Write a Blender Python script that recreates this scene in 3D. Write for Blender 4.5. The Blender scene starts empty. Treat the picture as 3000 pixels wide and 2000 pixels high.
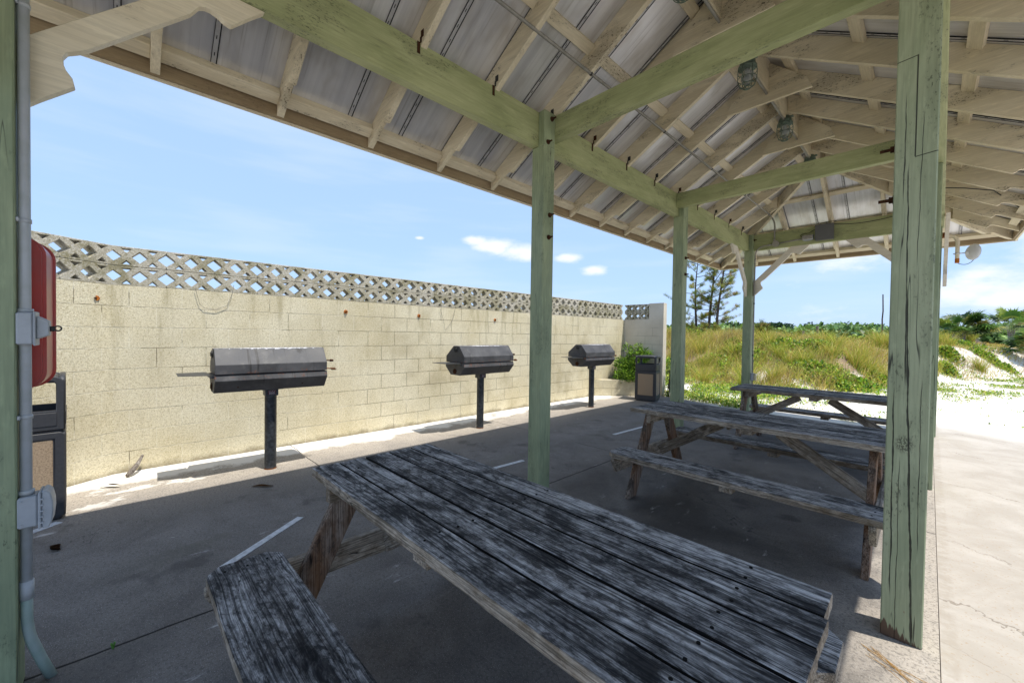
import bpy, bmesh, math, random
import numpy as np
from mathutils import Matrix, Vector, noise as mnoise
R_ = math.radians
random.seed(7)
S = bpy.context.scene
COL = S.collection

# ------------------------------------------------------------------ camera
cd = bpy.data.cameras.new('camera'); cam = bpy.data.objects.new('camera', cd); COL.objects.link(cam)
cd.sensor_width = 36.0; cd.lens = 14.017; cd.clip_start = 0.05; cd.clip_end = 4000
yaw, pitch, roll = -0.8081, -0.0172, 0.0147
F = Vector((math.sin(yaw)*math.cos(pitch), math.cos(yaw)*math.cos(pitch), math.sin(pitch)))
Rt = Vector((math.cos(yaw), -math.sin(yaw), 0)); U = Rt.cross(F)
Rr = Rt*math.cos(roll)+U*math.sin(roll); Ur = U*math.cos(roll)-Rt*math.sin(roll)
M = Matrix((( Rr.x, Ur.x, -F.x, -0.010), (Rr.y, Ur.y, -F.y, -2.767), (Rr.z, Ur.z, -F.z, 1.4993), (0,0,0,1)))
cam.matrix_world = M
S.camera = cam

# ------------------------------------------------------------------ world + sun
SUNV = Vector((0.375, 0.12, 1.0)).normalized()
elev = math.asin(SUNV.z); azim = math.atan2(SUNV.x, SUNV.y)
w = bpy.data.worlds.new('World'); S.world = w; w.use_nodes = True
nt = w.node_tree; nt.nodes.clear()
def _n(t, ty, **kw):
    n = t.nodes.new(ty)
    for k, v in kw.items():
        if k.startswith('_'):
            i = n.inputs[int(k[1:])]
        elif k in n.inputs: i = n.inputs[k]
        elif k.replace('_', ' ') in n.inputs: i = n.inputs[k.replace('_', ' ')]
        else:
            setattr(n, k, v); continue
        if isinstance(v, bpy.types.NodeSocket): t.links.new(v, i)
        else: i.default_value = v
    return n
def m_(t, op, a, b=0.0, c=None, clamp=False):
    n = t.nodes.new('ShaderNodeMath'); n.operation = op; n.use_clamp = clamp
    for i, v in enumerate((a, b) if c is None else (a, b, c)):
        if isinstance(v, bpy.types.NodeSocket): t.links.new(v, n.inputs[i])
        else: n.inputs[i].default_value = v
    return n.outputs[0]
def vm(t, op, a, b=None, out=0):
    n = t.nodes.new('ShaderNodeVectorMath'); n.operation = op
    for i, v in enumerate((a, b)):
        if v is None: continue
        if isinstance(v, bpy.types.NodeSocket): t.links.new(v, n.inputs[i])
        else: n.inputs[i].default_value = v
    return n.outputs[out]
def smooth(t, v, a, b, c=0.0, d=1.0):
    n = t.nodes.new('ShaderNodeMapRange'); n.interpolation_type = 'SMOOTHSTEP'
    t.links.new(v, n.inputs[0])
    for i, x in enumerate((a, b, c, d)): n.inputs[i+1].default_value = x
    return n.outputs[0]
def mixc(t, f, a, b, mode='MIX'):
    n = t.nodes.new('ShaderNodeMix'); n.data_type = 'RGBA'; n.blend_type = mode
    for i, v in ((0, f), (6, a), (7, b)):
        if isinstance(v, bpy.types.NodeSocket): t.links.new(v, n.inputs[i])
        else: n.inputs[i].default_value = v if i == 0 else (tuple(v)+(1,))[:4]
    return n.outputs[2]
def noi(t, vec, scale=5, detail=3, rough=0.5, dist=0.0):
    n = t.nodes.new('ShaderNodeTexNoise'); t.links.new(vec, n.inputs['Vector'])
    n.inputs['Scale'].default_value = scale; n.inputs['Detail'].default_value = detail
    n.inputs['Roughness'].default_value = rough; n.inputs['Distortion'].default_value = dist
    return n.outputs[0]
sky = _n(nt, 'ShaderNodeTexSky', sky_type='NISHITA', sun_disc=False, sun_elevation=elev, sun_rotation=azim)
sky.air_density = 1.0; sky.dust_density = 0.6; sky.ozone_density = 1.4
tc = nt.nodes.new('ShaderNodeTexCoord')
dirv = tc.outputs['Generated']
def raydir(px, py):
    d = F + Rr*((px-1500)/1168.1) - Ur*((py-1000)/1168.1); return d.normalized()
wn = m_(nt, 'ADD', m_(nt, 'MULTIPLY', noi(nt, vm(nt, 'MULTIPLY', dirv, (9, 9, 24)), 1.0, 8, 0.66), .6), m_(nt, 'MULTIPLY', noi(nt, vm(nt, 'MULTIPLY', dirv, (30, 30, 60)), 1.0, 6, 0.6), .4))
mask = None
for px, py, sx, dens in ((1450, 722, .075, 1.25), (1530, 740, .085, 1.25), (1665, 755, .045, 1.2), (1745, 792, .045, 1.3), (1395, 705, .045, 1.2), (1230, 697, .016, 1.3), (885, 715, .03, .35), (915, 742, .015, .5),
                         (2800, 855, .11, 1), (2960, 865, .10, 1), (2900, 800, .07, .95), (2480, 760, .12, .8), (2400, 930, .15, .35), (2330, 800, .13, .35), (3120, 830, .12, 1), (2700, 990, .2, .3),
                         (3300, 700, .2, .8), (300, 900, .2, .3)):
    d = raydir(px, py)
    v = vm(nt, 'SUBTRACT', dirv, tuple(d)); v = vm(nt, 'MULTIPLY', v, (1, 1, 2.6))
    l = vm(nt, 'LENGTH', v, out=1)
    k = smooth(nt, l, 0.0, sx*1.25, dens, 0.0)
    mask = k if mask is None else m_(nt, 'MAXIMUM', mask, k)
cm = m_(nt, 'ADD', wn, m_(nt, 'MULTIPLY', mask, 0.47))
cl = m_(nt, 'MULTIPLY', smooth(nt, cm, 0.60, 1.12), .88)
sn = noi(nt, vm(nt, 'MULTIPLY', dirv, (3, 3, 22)), 1.0, 4, 0.5)
veil = m_(nt, 'MULTIPLY', smooth(nt, sn, 0.45, 0.75), 0.14)
cl = m_(nt, 'MAXIMUM', cl, veil)
skyc = mixc(nt, 0.78, sky.outputs[0], (3.0, 4.4, 7.0))
colr = mixc(nt, cl, skyc, (6.5, 6.5, 6.45))
bg = _n(nt, 'ShaderNodeBackground', Color=colr, Strength=0.115)
nt.links.new(bg.outputs[0], _n(nt, 'ShaderNodeOutputWorld').inputs[0])

sl = bpy.data.lights.new('sun', 'SUN'); sl.energy = 4.0; sl.angle = R_(0.5); sl.color = (1.0, 0.95, 0.86)
so = bpy.data.objects.new('sun', sl); COL.objects.link(so); so.location = (6, 2, 20)
so.rotation_euler = SUNV.to_track_quat('Z', 'Y').to_euler()
S.view_settings.view_transform = 'Standard'; S.view_settings.look = 'None'; S.view_settings.gamma = 1
S.view_settings.exposure = 0.62
S.render.engine = 'CYCLES'
S.cycles.max_bounces = 8; S.cycles.diffuse_bounces = 5

# ------------------------------------------------------------------ material helpers
def newmat(name):
    m = bpy.data.materials.new(name); m.use_nodes = True
    return m, m.node_tree, m.node_tree.nodes['Principled BSDF']
def wc(t):
    n = t.nodes.new('ShaderNodeAttribute'); n.attribute_name = 'wc'; return n.outputs['Vector']
def oc(t): return t.nodes.new('ShaderNodeTexCoord').outputs['Object']
def geo(t): return t.nodes.new('ShaderNodeNewGeometry').outputs['Position']
def sc(t, v, s): return vm(t, 'MULTIPLY', v, s)
def bump(t, b, h, strength=0.3, dist=0.01, prev=None):
    n = t.nodes.new('ShaderNodeBump'); n.inputs['Strength'].default_value = strength; n.inputs['Distance'].default_value = dist
    t.links.new(h, n.inputs['Height'])
    if prev is not None: t.links.new(prev, n.inputs['Normal'])
    if b is not None: t.links.new(n.outputs[0], b.inputs['Normal'])
    return n.outputs[0]
def setc(t, b, c, rough=0.8, metal=0.0, spec=0.3):
    if isinstance(c, bpy.types.NodeSocket): t.links.new(c, b.inputs['Base Color'])
    else: b.inputs['Base Color'].default_value = (tuple(c)+(1,))[:4]
    if isinstance(rough, bpy.types.NodeSocket): t.links.new(rough, b.inputs['Roughness'])
    else: b.inputs['Roughness'].default_value = rough
    b.inputs['Metallic'].default_value = metal; b.inputs['Specular IOR Level'].default_value = spec
def comb(t, x, y, z):
    n = t.nodes.new('ShaderNodeCombineXYZ')
    for i, v in enumerate((x, y, z)):
        if isinstance(v, bpy.types.NodeSocket): t.links.new(v, n.inputs[i])
        else: n.inputs[i].default_value = v
    return n.outputs[0]
def sep(t, v):
    n = t.nodes.new('ShaderNodeSeparateXYZ'); t.links.new(v, n.inputs[0]); return n.outputs

def mat_weathered(name, light=(.62, .61, .60), mid=(.078, .075, .074), dark=(.005, .005, .006), warm=(.13, .085, .05), warmth=0.0, black=1.0, chipped=False, contrast=1.0):
    m, t, b = newmat(name)
    v = wc(t); x, y, z = sep(t, v)
    # knots: cells stretched along the grain
    vo = t.nodes.new('ShaderNodeTexVoronoi'); vo.feature = 'F1'; vo.inputs['Scale'].default_value = 1.0; vo.inputs['Randomness'].default_value = 1.0
    t.links.new(comb(t, m_(t, 'MULTIPLY', x, 2.2), m_(t, 'MULTIPLY', y, 7.0), m_(t, 'MULTIPLY', z, 3.0)), vo.inputs['Vector'])
    kd = vo.outputs['Distance']
    kf = m_(t, 'POWER', smooth(t, kd, 0.0, 0.34, 1.0, 0.0), 1.6)
    wob = m_(t, 'MULTIPLY', m_(t, 'SUBTRACT', noi(t, comb(t, m_(t, 'MULTIPLY', x, 1.6), m_(t, 'MULTIPLY', y, 3.0), z), 1.0, 2, 0.5), 0.5), 0.045)
    yy = m_(t, 'ADD', m_(t, 'ADD', y, wob), m_(t, 'MULTIPLY', kf, 0.022))
    zz = m_(t, 'ADD', z, m_(t, 'MULTIPLY', kf, 0.02))
    # growth rings (bands), fibres, checks
    rg = noi(t, comb(t, m_(t, 'MULTIPLY', x, 0.55), m_(t, 'MULTIPLY', yy, 135.0), m_(t, 'MULTIPLY', zz, 130.0)), 1.0, 2.0, 0.55)
    rg2 = noi(t, comb(t, m_(t, 'MULTIPLY', x, 0.9), m_(t, 'MULTIPLY', yy, 66.0), m_(t, 'MULTIPLY', zz, 66.0)), 1.0, 2.0, 0.5)
    fb = noi(t, comb(t, m_(t, 'MULTIPLY', x, 9.0), m_(t, 'MULTIPLY', yy, 260.0), m_(t, 'MULTIPLY', zz, 260.0)), 1.0, 3, 0.6)
    ck = noi(t, comb(t, m_(t, 'MULTIPLY', x, 1.3), m_(t, 'MULTIPLY', yy, 26.0), m_(t, 'MULTIPLY', zz, 26.0)), 1.0, 1.5, 0.5)
    crack = smooth(t, m_(t, 'ABSOLUTE', m_(t, 'SUBTRACT', ck, 0.5)), 0.0, 0.011, 1.0, 0.0)
    crack = m_(t, 'MULTIPLY', crack, smooth(t, noi(t, sc(t, v, (1.5, 7, 5)), 1.0, 2), 0.49, 0.60))
    bl = noi(t, sc(t, v, (3.0, 8.5, 7)), 1.0, 6, 0.70, 0.3)
    bl2 = noi(t, sc(t, v, (17.0, 34, 30)), 1.0, 5, 0.72, 0.2)
    bl3 = noi(t, vm(t, 'ADD', sc(t, v, (3.4, 9, 8)), (3.1, 7.7, 1.3)), 1.0, 7, 0.72, 0.4)
    tone = m_(t, 'ADD', m_(t, 'MULTIPLY', m_(t, 'SUBTRACT', bl2, .5), 3.6), m_(t, 'MULTIPLY', m_(t, 'SUBTRACT', bl, .5), 2.6))
    oi = t.nodes.new('ShaderNodeObjectInfo').outputs['Random']
    tone = m_(t, 'ADD', tone, m_(t, 'MULTIPLY', m_(t, 'SUBTRACT', oi, .5), .55))
    tone = m_(t, 'ADD', tone, .50, clamp=True)
    c = mixc(t, tone, mid, light)
    ln = m_(t, 'MAXIMUM', m_(t, 'MULTIPLY', smooth(t, rg, .38, .52, 1.0, 0.0), .72), m_(t, 'MULTIPLY', smooth(t, rg2, .30, .44, 1.0, 0.0), .70))
    c = mixc(t, m_(t, 'MULTIPLY', ln, contrast), c, dark)
    c = mixc(t, m_(t, 'MULTIPLY', smooth(t, fb, .40, .56, 1.0, 0.0), .42), c, dark)
    if warmth:
        wmask = m_(t, 'MULTIPLY', smooth(t, noi(t, sc(t, v, (1.5, 9, 9)), 1.0, 3), 0.35, 0.65), warmth)
        c = mixc(t, wmask, c, mixc(t, rg, tuple(q*0.45 for q in warm), tuple(min(1, q*1.7) for q in warm)))
    # mildew blotches
    mb = m_(t, 'ADD', m_(t, 'MULTIPLY', bl3, 0.8), m_(t, 'MULTIPLY', bl2, 0.35))
    mil = m_(t, 'MULTIPLY', smooth(t, mb, 0.565, 0.685), 0.92*black)
    c = mixc(t, mil, c, dark)
    knot = m_(t, 'MULTIPLY', smooth(t, kd, 0.05, 0.10, 1.0, 0.0), 0.75)
    c = mixc(t, knot, c, tuple(q*2.0 for q in dark))
    c = mixc(t, m_(t, 'MULTIPLY', crack, 0.95), c, (.002, .002, .002))
    if chipped:
        flake = noi(t, sc(t, v, (16, 60, 90)), 1.0, 4, 0.7)
        c = mixc(t, smooth(t, flake, 0.44, 0.60), c, (.46, .38, .27))
    setc(t, b, c, 0.82, 0, 0.25)
    hh = m_(t, 'ADD', m_(t, 'MULTIPLY', m_(t, 'SUBTRACT', 1.0, ln), .8), m_(t, 'MULTIPLY', fb, 0.5))
    hh = m_(t, 'SUBTRACT', hh, m_(t, 'MULTIPLY', crack, 1.8))
    bump(t, b, hh, 0.6, 0.003)
    return m

def mat_paint(name, base, tint, mold=(.03, .035, .02), moldamt=0.6, crackamt=0.0, under=None, rough=0.55):
    m, t, b = newmat(name)
    v = wc(t); x, y, z = sep(t, v)
    big = noi(t, sc(t, v, (1.6, 6, 6)), 1.0, 4, 0.6, 0.4)
    fine = noi(t, comb(t, m_(t, 'MULTIPLY', x, 4.0), m_(t, 'MULTIPLY', y, 110.0), m_(t, 'MULTIPLY', z, 110.0)), 1.0, 3, 0.6)
    brush = noi(t, sc(t, v, (9, 40, 40)), 1.0, 4, 0.6)
    c = mixc(t, smooth(t, big, 0.3, 0.7), base, tint)
    c = mixc(t, m_(t, 'MULTIPLY', smooth(t, fine, 0.35, 0.7), 0.30), c, tuple(q*0.62 for q in base))
    c = mixc(t, m_(t, 'MULTIPLY', smooth(t, brush, 0.52, 0.75), 0.35), c, tuple(min(1, q*1.25) for q in tint))
    spk = noi(t, sc(t, v, (38, 90, 90)), 1.0, 4, 0.75)
    reg = noi(t, vm(t, 'ADD', sc(t, v, (1.7, 5, 5)), (9.1, 2.2, 5.0)), 1.0, 3, 0.6)
    ms = m_(t, 'MULTIPLY', smooth(t, spk, 0.54, 0.62), smooth(t, reg, 0.50, 0.62))
    sm = m_(t, 'MULTIPLY', smooth(t, reg, 0.50, 0.70), 0.30)
    c = mixc(t, m_(t, 'MULTIPLY', m_(t, 'MAXIMUM', ms, sm), moldamt), c, mold)
    ck = noi(t, comb(t, m_(t, 'MULTIPLY', x, 0.8), m_(t, 'MULTIPLY', y, 26.0), m_(t, 'MULTIPLY', z, 26.0)), 1.0, 1.2, 0.5, 0.15)
    crack = smooth(t, m_(t, 'ABSOLUTE', m_(t, 'SUBTRACT', ck, 0.5)), 0.0, 0.012, 1.0, 0.0)
    crack = m_(t, 'MULTIPLY', crack, smooth(t, noi(t, sc(t, v, (1.1, 5, 5)), 1.0, 2), 0.50, 0.60))
    if crackamt: c = mixc(t, m_(t, 'MULTIPLY', crack, crackamt), c, (.008, .008, .006))
    if under:
        chip = noi(t, sc(t, v, (14, 34, 34)), 1.0, 5, 0.7)
        c = mixc(t, smooth(t, chip, 0.695, 0.72), c, under)
    setc(t, b, c, rough, 0, 0.35)
    h = m_(t, 'ADD', m_(t, 'MULTIPLY', fine, 0.6), m_(t, 'MULTIPLY', brush, 0.5))
    if crackamt: h = m_(t, 'SUBTRACT', h, m_(t, 'MULTIPLY', crack, 2.0*crackamt))
    bump(t, b, h, 0.35, 0.003)
    return m

MT = {}
MT['green'] = mat_paint('green_paint', (.31, .345, .165), (.43, .455, .24), moldamt=0.75, crackamt=0.25)
MT['green_post'] = mat_paint('green_post_paint', (.23, .285, .175), (.33, .385, .235), moldamt=0.6, crackamt=0.9, under=(.20, .12, .07))
MT['cream'] = mat_paint('cream_paint', (.66, .575, .41), (.77, .69, .52), mold=(.06, .045, .03), moldamt=1.0, crackamt=0.15)
MT['cream_clean'] = mat_paint('cream_trim_paint', (.68, .60, .44), (.77, .70, .54), mold=(.16, .11, .06), moldamt=0.45)
MT['stain_shade'] = mat_paint('shaded_stained_soffit_paint', (.26, .19, .11), (.34, .26, .16), mold=(.12, .08, .05), moldamt=0.6)  # eave shade put into the fascia colour, along with some dirt
MT['white_trim'] = mat_paint('pale_brace_paint', (.66, .62, .52), (.72, .68, .60), mold=(.18, .14, .10), moldamt=0.4)
MT['top'] = mat_weathered('weathered_table_wood')
MT['side'] = mat_weathered('weathered_wood_edge', light=(.50, .44, .36), mid=(.22, .175, .125), dark=(.035, .027, .018), black=.5, contrast=.8, chipped=False)
MT['leg'] = mat_weathered('weathered_leg_wood', light=(.36, .30, .25), mid=(.13, .095, .07), dark=(.018, .013, .010), warm=(.17, .085, .04), warmth=.7, black=.8)

def mat_bigpost():
    m = mat_paint('big_post_paint', (.26, .305, .185), (.36, .40, .26), moldamt=.7, crackamt=.9, under=(.20, .12, .07))
    t = m.node_tree; b = t.nodes['Principled BSDF']; p = geo(t); x, y, z = sep(t, p)
    c = b.inputs['Base Color'].links[0].from_socket; nrm = b.inputs['Normal'].links[0].from_socket
    wz = m_(t, 'MULTIPLY', m_(t, 'SUBTRACT', noi(t, comb(t, 0.0, 0.0, m_(t, 'MULTIPLY', z, 3.0)), 1.0, 3, .6), .5), .022)
    def ck(x0, slope, z0, z1, w0, seed):
        f = m_(t, 'ADD', m_(t, 'MULTIPLY', m_(t, 'SUBTRACT', z, z0), slope), x0)
        d = m_(t, 'ABSOLUTE', m_(t, 'ADD', m_(t, 'SUBTRACT', x, f), wz))
        ww = m_(t, 'MULTIPLY', noi(t, comb(t, 0.0, seed, m_(t, 'MULTIPLY', z, 7.0)), 1.0, 3, .6), w0*2.0)
        ww = m_(t, 'SUBTRACT', ww, w0*.55)
        lin = smooth(t, m_(t, 'SUBTRACT', d, ww), -.0008, .0012, 1.0, 0.0)
        rng_ = m_(t, 'MULTIPLY', smooth(t, z, z0-.05, z0+.05), smooth(t, z, z1-.08, z1+.04, 1.0, 0.0))
        return m_(t, 'MULTIPLY', lin, rng_)
    k = ck(-.040, -.030, 0.0, 1.75, .0065, 1.0)
    for a in ((-.122, -.004, .25, 1.25, .0045, 5.0), (-.088, -.012, 1.30, 2.35, .004, 9.0), (-.030, 0.0, .5, 1.3, .0016, 13.0), (-.115, .0, 2.2, 2.7, .0025, 17.0), (-.06, .01, 1.9, 2.6, .0015, 21.0), (-.100, 0.0, 0.0, .9, .0015, 25.0)):
        k = m_(t, 'MAXIMUM', k, ck(*a))
    # scarfed repair piece: two level cuts joined by an upright gap
    v1 = m_(t, 'MULTIPLY', smooth(t, m_(t, 'ABSOLUTE', m_(t, 'SUBTRACT', x, -.078)), .0012, .0032, 1.0, 0.0), m_(t, 'MULTIPLY', smooth(t, z, 2.395, 2.400), smooth(t, z, 2.885, 2.890, 1.0, 0.0)))
    h1 = m_(t, 'MULTIPLY', smooth(t, m_(t, 'ABSOLUTE', m_(t, 'SUBTRACT', z, m_(t, 'ADD', 2.885, m_(t, 'MULTIPLY', m_(t, 'ADD', x, .078), .10)))), .001, .0025, 1.0, 0.0), smooth(t, x, -.079, -.077, 1.0, 0.0))
    h2 = m_(t, 'MULTIPLY', smooth(t, m_(t, 'ABSOLUTE', m_(t, 'SUBTRACT', z, m_(t, 'ADD', 2.395, m_(t, 'MULTIPLY', m_(t, 'ADD', x, .078), .10)))), .001, .0025, 1.0, 0.0), smooth(t, x, -.079, -.077))
    k = m_(t, 'MAXIMUM', k, m_(t, 'MAXIMUM', v1, m_(t, 'MAXIMUM', h1, h2)))
    # knot blotch and bare foot
    kx = m_(t, 'MULTIPLY', m_(t, 'ADD', x, .085), 1.0); kz = m_(t, 'MULTIPLY', m_(t, 'SUBTRACT', z, .985), .75)
    kd = m_(t, 'SQRT', m_(t, 'ADD', m_(t, 'MULTIPLY', kx, kx), m_(t, 'MULTIPLY', kz, kz)))
    spk = noi(t, sc(t, p, (150, 150, 90)), 1.0, 4, .7)
    kb = m_(t, 'MULTIPLY', smooth(t, kd, .018, .042, 1.0, 0.0), smooth(t, spk, .42, .56))
    c = mixc(t, m_(t, 'MULTIPLY', kb, .8), c, (.03, .028, .018))
    foot_ = smooth(t, m_(t, 'ADD', m_(t, 'ADD', z, m_(t, 'MULTIPLY', x, .6)), m_(t, 'MULTIPLY', m_(t, 'SUBTRACT', noi(t, sc(t, p, (60, 60, 6)), 1.0, 3, .6), .5), .16)), -.012, .004, 1.0, 0.0)
    c = mixc(t, foot_, c, (.09, .055, .035))
    c = mixc(t, m_(t, 'MULTIPLY', k, .92), c, (.014, .014, .010))
    t.links.new(c, b.inputs['Base Color'])
    bump(t, b, m_(t, 'SUBTRACT', 1.0, k), .8, .006, prev=nrm)
    return m
def simple(name, c, rough=.6, metal=0, spec=.4, nscale=12, amt=.25, dark=None, bstr=.15, speck=None):
    m, t, b = newmat(name); v = oc(t)
    n1 = noi(t, v, nscale, 5, .6)
    cc = mixc(t, m_(t, 'MULTIPLY', smooth(t, n1, .35, .7), amt), c, dark or tuple(q*.45 for q in c))
    if speck:
        n2 = noi(t, v, nscale*9, 2, .5)
        cc = mixc(t, smooth(t, n2, .60, .66), cc, speck)
    setc(t, b, cc, rough, metal, spec)
    bump(t, b, noi(t, v, nscale*8, 3, .6), bstr, .002)
    return m
MT['gapedge'] = simple('dark_board_edge', (.012, .011, .010), .95, 0, .1)  # near-black board sides paint in the gap shade; nail heads share it
MT['rust'] = simple('rust', (.22, .075, .02), .9, 0, .2, 60, .8, (.04, .018, .01), .6)
MT['rustdark'] = simple('dark_rust', (.07, .028, .012), .9, 0, .2, 60, .6, (.015, .01, .008), .6)
MT['rustorange'] = simple('orange_rust', (.50, .17, .03), .9, 0, .2, 60, .6, (.2, .06, .02), .4)
MT['strap'] = simple('dark_strap', (.05, .05, .05), .6, .5, .4, 80, .5)
MT['conduit'] = simple('grey_conduit', (.33, .32, .29), .5, .3, .4, 20, .4)
MT['conduit_pvc'] = simple('grey_pvc', (.46, .49, .52), .45, 0, .4, 14, .35, (.30, .33, .30))
MT['conduit_green'] = simple('worn_green_pipe', (.30, .40, .36), .5, 0, .4, 16, .5, (.44, .50, .50))
MT['ebox'] = simple('grey_box_plastic', (.40, .43, .46), .45, 0, .4, 14, .25)
MT['eboxdark'] = simple('dark_grey_box', (.12, .125, .13), .5, 0, .4, 14, .2)
MT['red'] = simple('faded_red_plastic', (.50, .055, .045), .35, 0, .5, 6, .5, (.36, .10, .09), .05)
MT['black'] = simple('black_plastic', (.028, .029, .033), .5, 0, .5, 60, .4, (.05, .05, .055), .4)
MT['agg'] = simple('aggregate_panel', (.40, .30, .20), .85, 0, .3, 90, .8, (.20, .14, .09), .8, speck=(.10, .07, .05))
MT['glass'] = None
MT['cage'] = simple('verdigris_cage', (.16, .22, .18), .6, .3, .4, 30, .6, (.06, .08, .06))
MT['wire'] = simple('black_wire', (.012, .012, .012), .5)
MT['greywire'] = simple('grey_wire', (.22, .20, .16), .6)
MT['bark'] = simple('bark', (.10, .08, .065), .9, 0, .2, 14, .8, (.03, .025, .02), .9)
MT['oldpost'] = mat_weathered('old_grey_post', light=(.40, .36, .32), mid=(.2, .17, .14), dark=(.04, .03, .025), black=.5)
MT['whiteplastic'] = simple('white_dish', (.72, .73, .74), .35, 0, .5, 8, .15)
MT['dry'] = simple('dry_leaf', (.24, .14, .07), .9, 0, .2, 50, .7, (.08, .045, .025), .5)
MT['needle_dry'] = simple('dry_needles', (.42, .24, .07), .8)

def glassmat():
    m, t, b = newmat('jar_glass'); setc(t, b, (.75, .80, .78), .08, 0, .5)
    b.inputs['Transmission Weight'].default_value = 0.9; b.inputs['IOR'].default_value = 1.3
    return m
MT['glass'] = glassmat()

def mat_metalroof():
    m, t, b = newmat('galvanised_sheet'); v = wc(t)
    st = noi(t, sc(t, v, (0.5, 14, 1)), 1.0, 5, .6)
    st2 = noi(t, sc(t, v, (2.2, 5, 1)), 1.0, 3, .6)
    c = mixc(t, smooth(t, st, .3, .7), (.66, .66, .69), (.80, .80, .82))
    c = mixc(t, m_(t, 'MULTIPLY', smooth(t, st2, .45, .75), .5), c, (.40, .36, .31))
    st3 = noi(t, vm(t, 'ADD', sc(t, v, (.8, 30, 1)), (2.0, 4.0, 0)), 1.0, 4, .65)
    c = mixc(t, m_(t, 'MULTIPLY', smooth(t, st3, .56, .70), .35), c, (.22, .19, .16))
    setc(t, b, c, smooth(t, st, .3, .7, .34, .46), .5, .5)
    bump(t, b, noi(t, sc(t, v, (.6, 9, 1)), 1.0, 3, .6), .25, .006)
    return m
MT['sheet'] = mat_metalroof()
MT['seam'] = simple('seam_batten', (.55, .55, .57), .45, .3, .5, 10, .3)
MT['seamdark'] = simple('seam_shadow_gap', (.02, .02, .022), .8, 0, .2)

def mat_grillmetal(name, base, hi):
    m, t, b = newmat(name); v = oc(t); v0 = v; v = vm(t, 'ADD', v, t.nodes.new('ShaderNodeObjectInfo').outputs['Location'])
    v = vm(t, 'ADD', v, sc(t, comb(t, 3.0, 5.0, 0.0), t.nodes.new('ShaderNodeObjectInfo').outputs['Random']))
    n1 = noi(t, v, 3.0, 6, .65, .4)
    n2 = noi(t, sc(t, v, (8, 8, 2)), 1.0, 4, .6)
    c = mixc(t, smooth(t, n1, .35, .7), base, hi)
    c = mixc(t, m_(t, 'MULTIPLY', smooth(t, n2, .62, .74), .7), c, (.012, .011, .010))
    rn = noi(t, v, 22, 5, .7)
    sx, sy, sz = sep(t, v0)
    near = smooth(t, m_(t, 'ABSOLUTE', m_(t, 'SUBTRACT', sz, 1.055)), 0.0, 0.07, 1.0, 0.0)
    c = mixc(t, m_(t, 'MULTIPLY', smooth(t, rn, .55, .66), near), c, (.20, .07, .03))
    run = noi(t, comb(t, sep(t, v)[0], m_(t, 'MULTIPLY', sep(t, v)[1], 26.0), m_(t, 'MULTIPLY', sz, 1.6)), 1.0, 3, .6)
    c = mixc(t, m_(t, 'MULTIPLY', smooth(t, run, .60, .70), .75), c, (.010, .009, .008))
    dust = noi(t, v, 9.0, 5, .65)
    c = mixc(t, m_(t, 'MULTIPLY', smooth(t, dust, .52, .72), .22), c, (.20, .19, .18))
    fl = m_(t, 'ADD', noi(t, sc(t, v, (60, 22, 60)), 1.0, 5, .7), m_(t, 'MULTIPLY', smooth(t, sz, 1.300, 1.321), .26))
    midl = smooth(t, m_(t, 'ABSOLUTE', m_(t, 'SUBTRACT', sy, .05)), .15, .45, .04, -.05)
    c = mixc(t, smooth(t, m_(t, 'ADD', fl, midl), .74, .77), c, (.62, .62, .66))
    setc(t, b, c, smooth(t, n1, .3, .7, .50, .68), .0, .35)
    bump(t, b, noi(t, v, 60, 3, .6), .12, .002)
    return m
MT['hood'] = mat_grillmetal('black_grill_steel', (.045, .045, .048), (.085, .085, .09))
MT['polem'] = simple('black_pole_paint', (.022, .024, .027), .45, .3, .5, 30, .5, (.10, .11, .12), .4)
MT['white'] = simple('pale_flaked_paint', (.6, .6, .62), .6)

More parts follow.
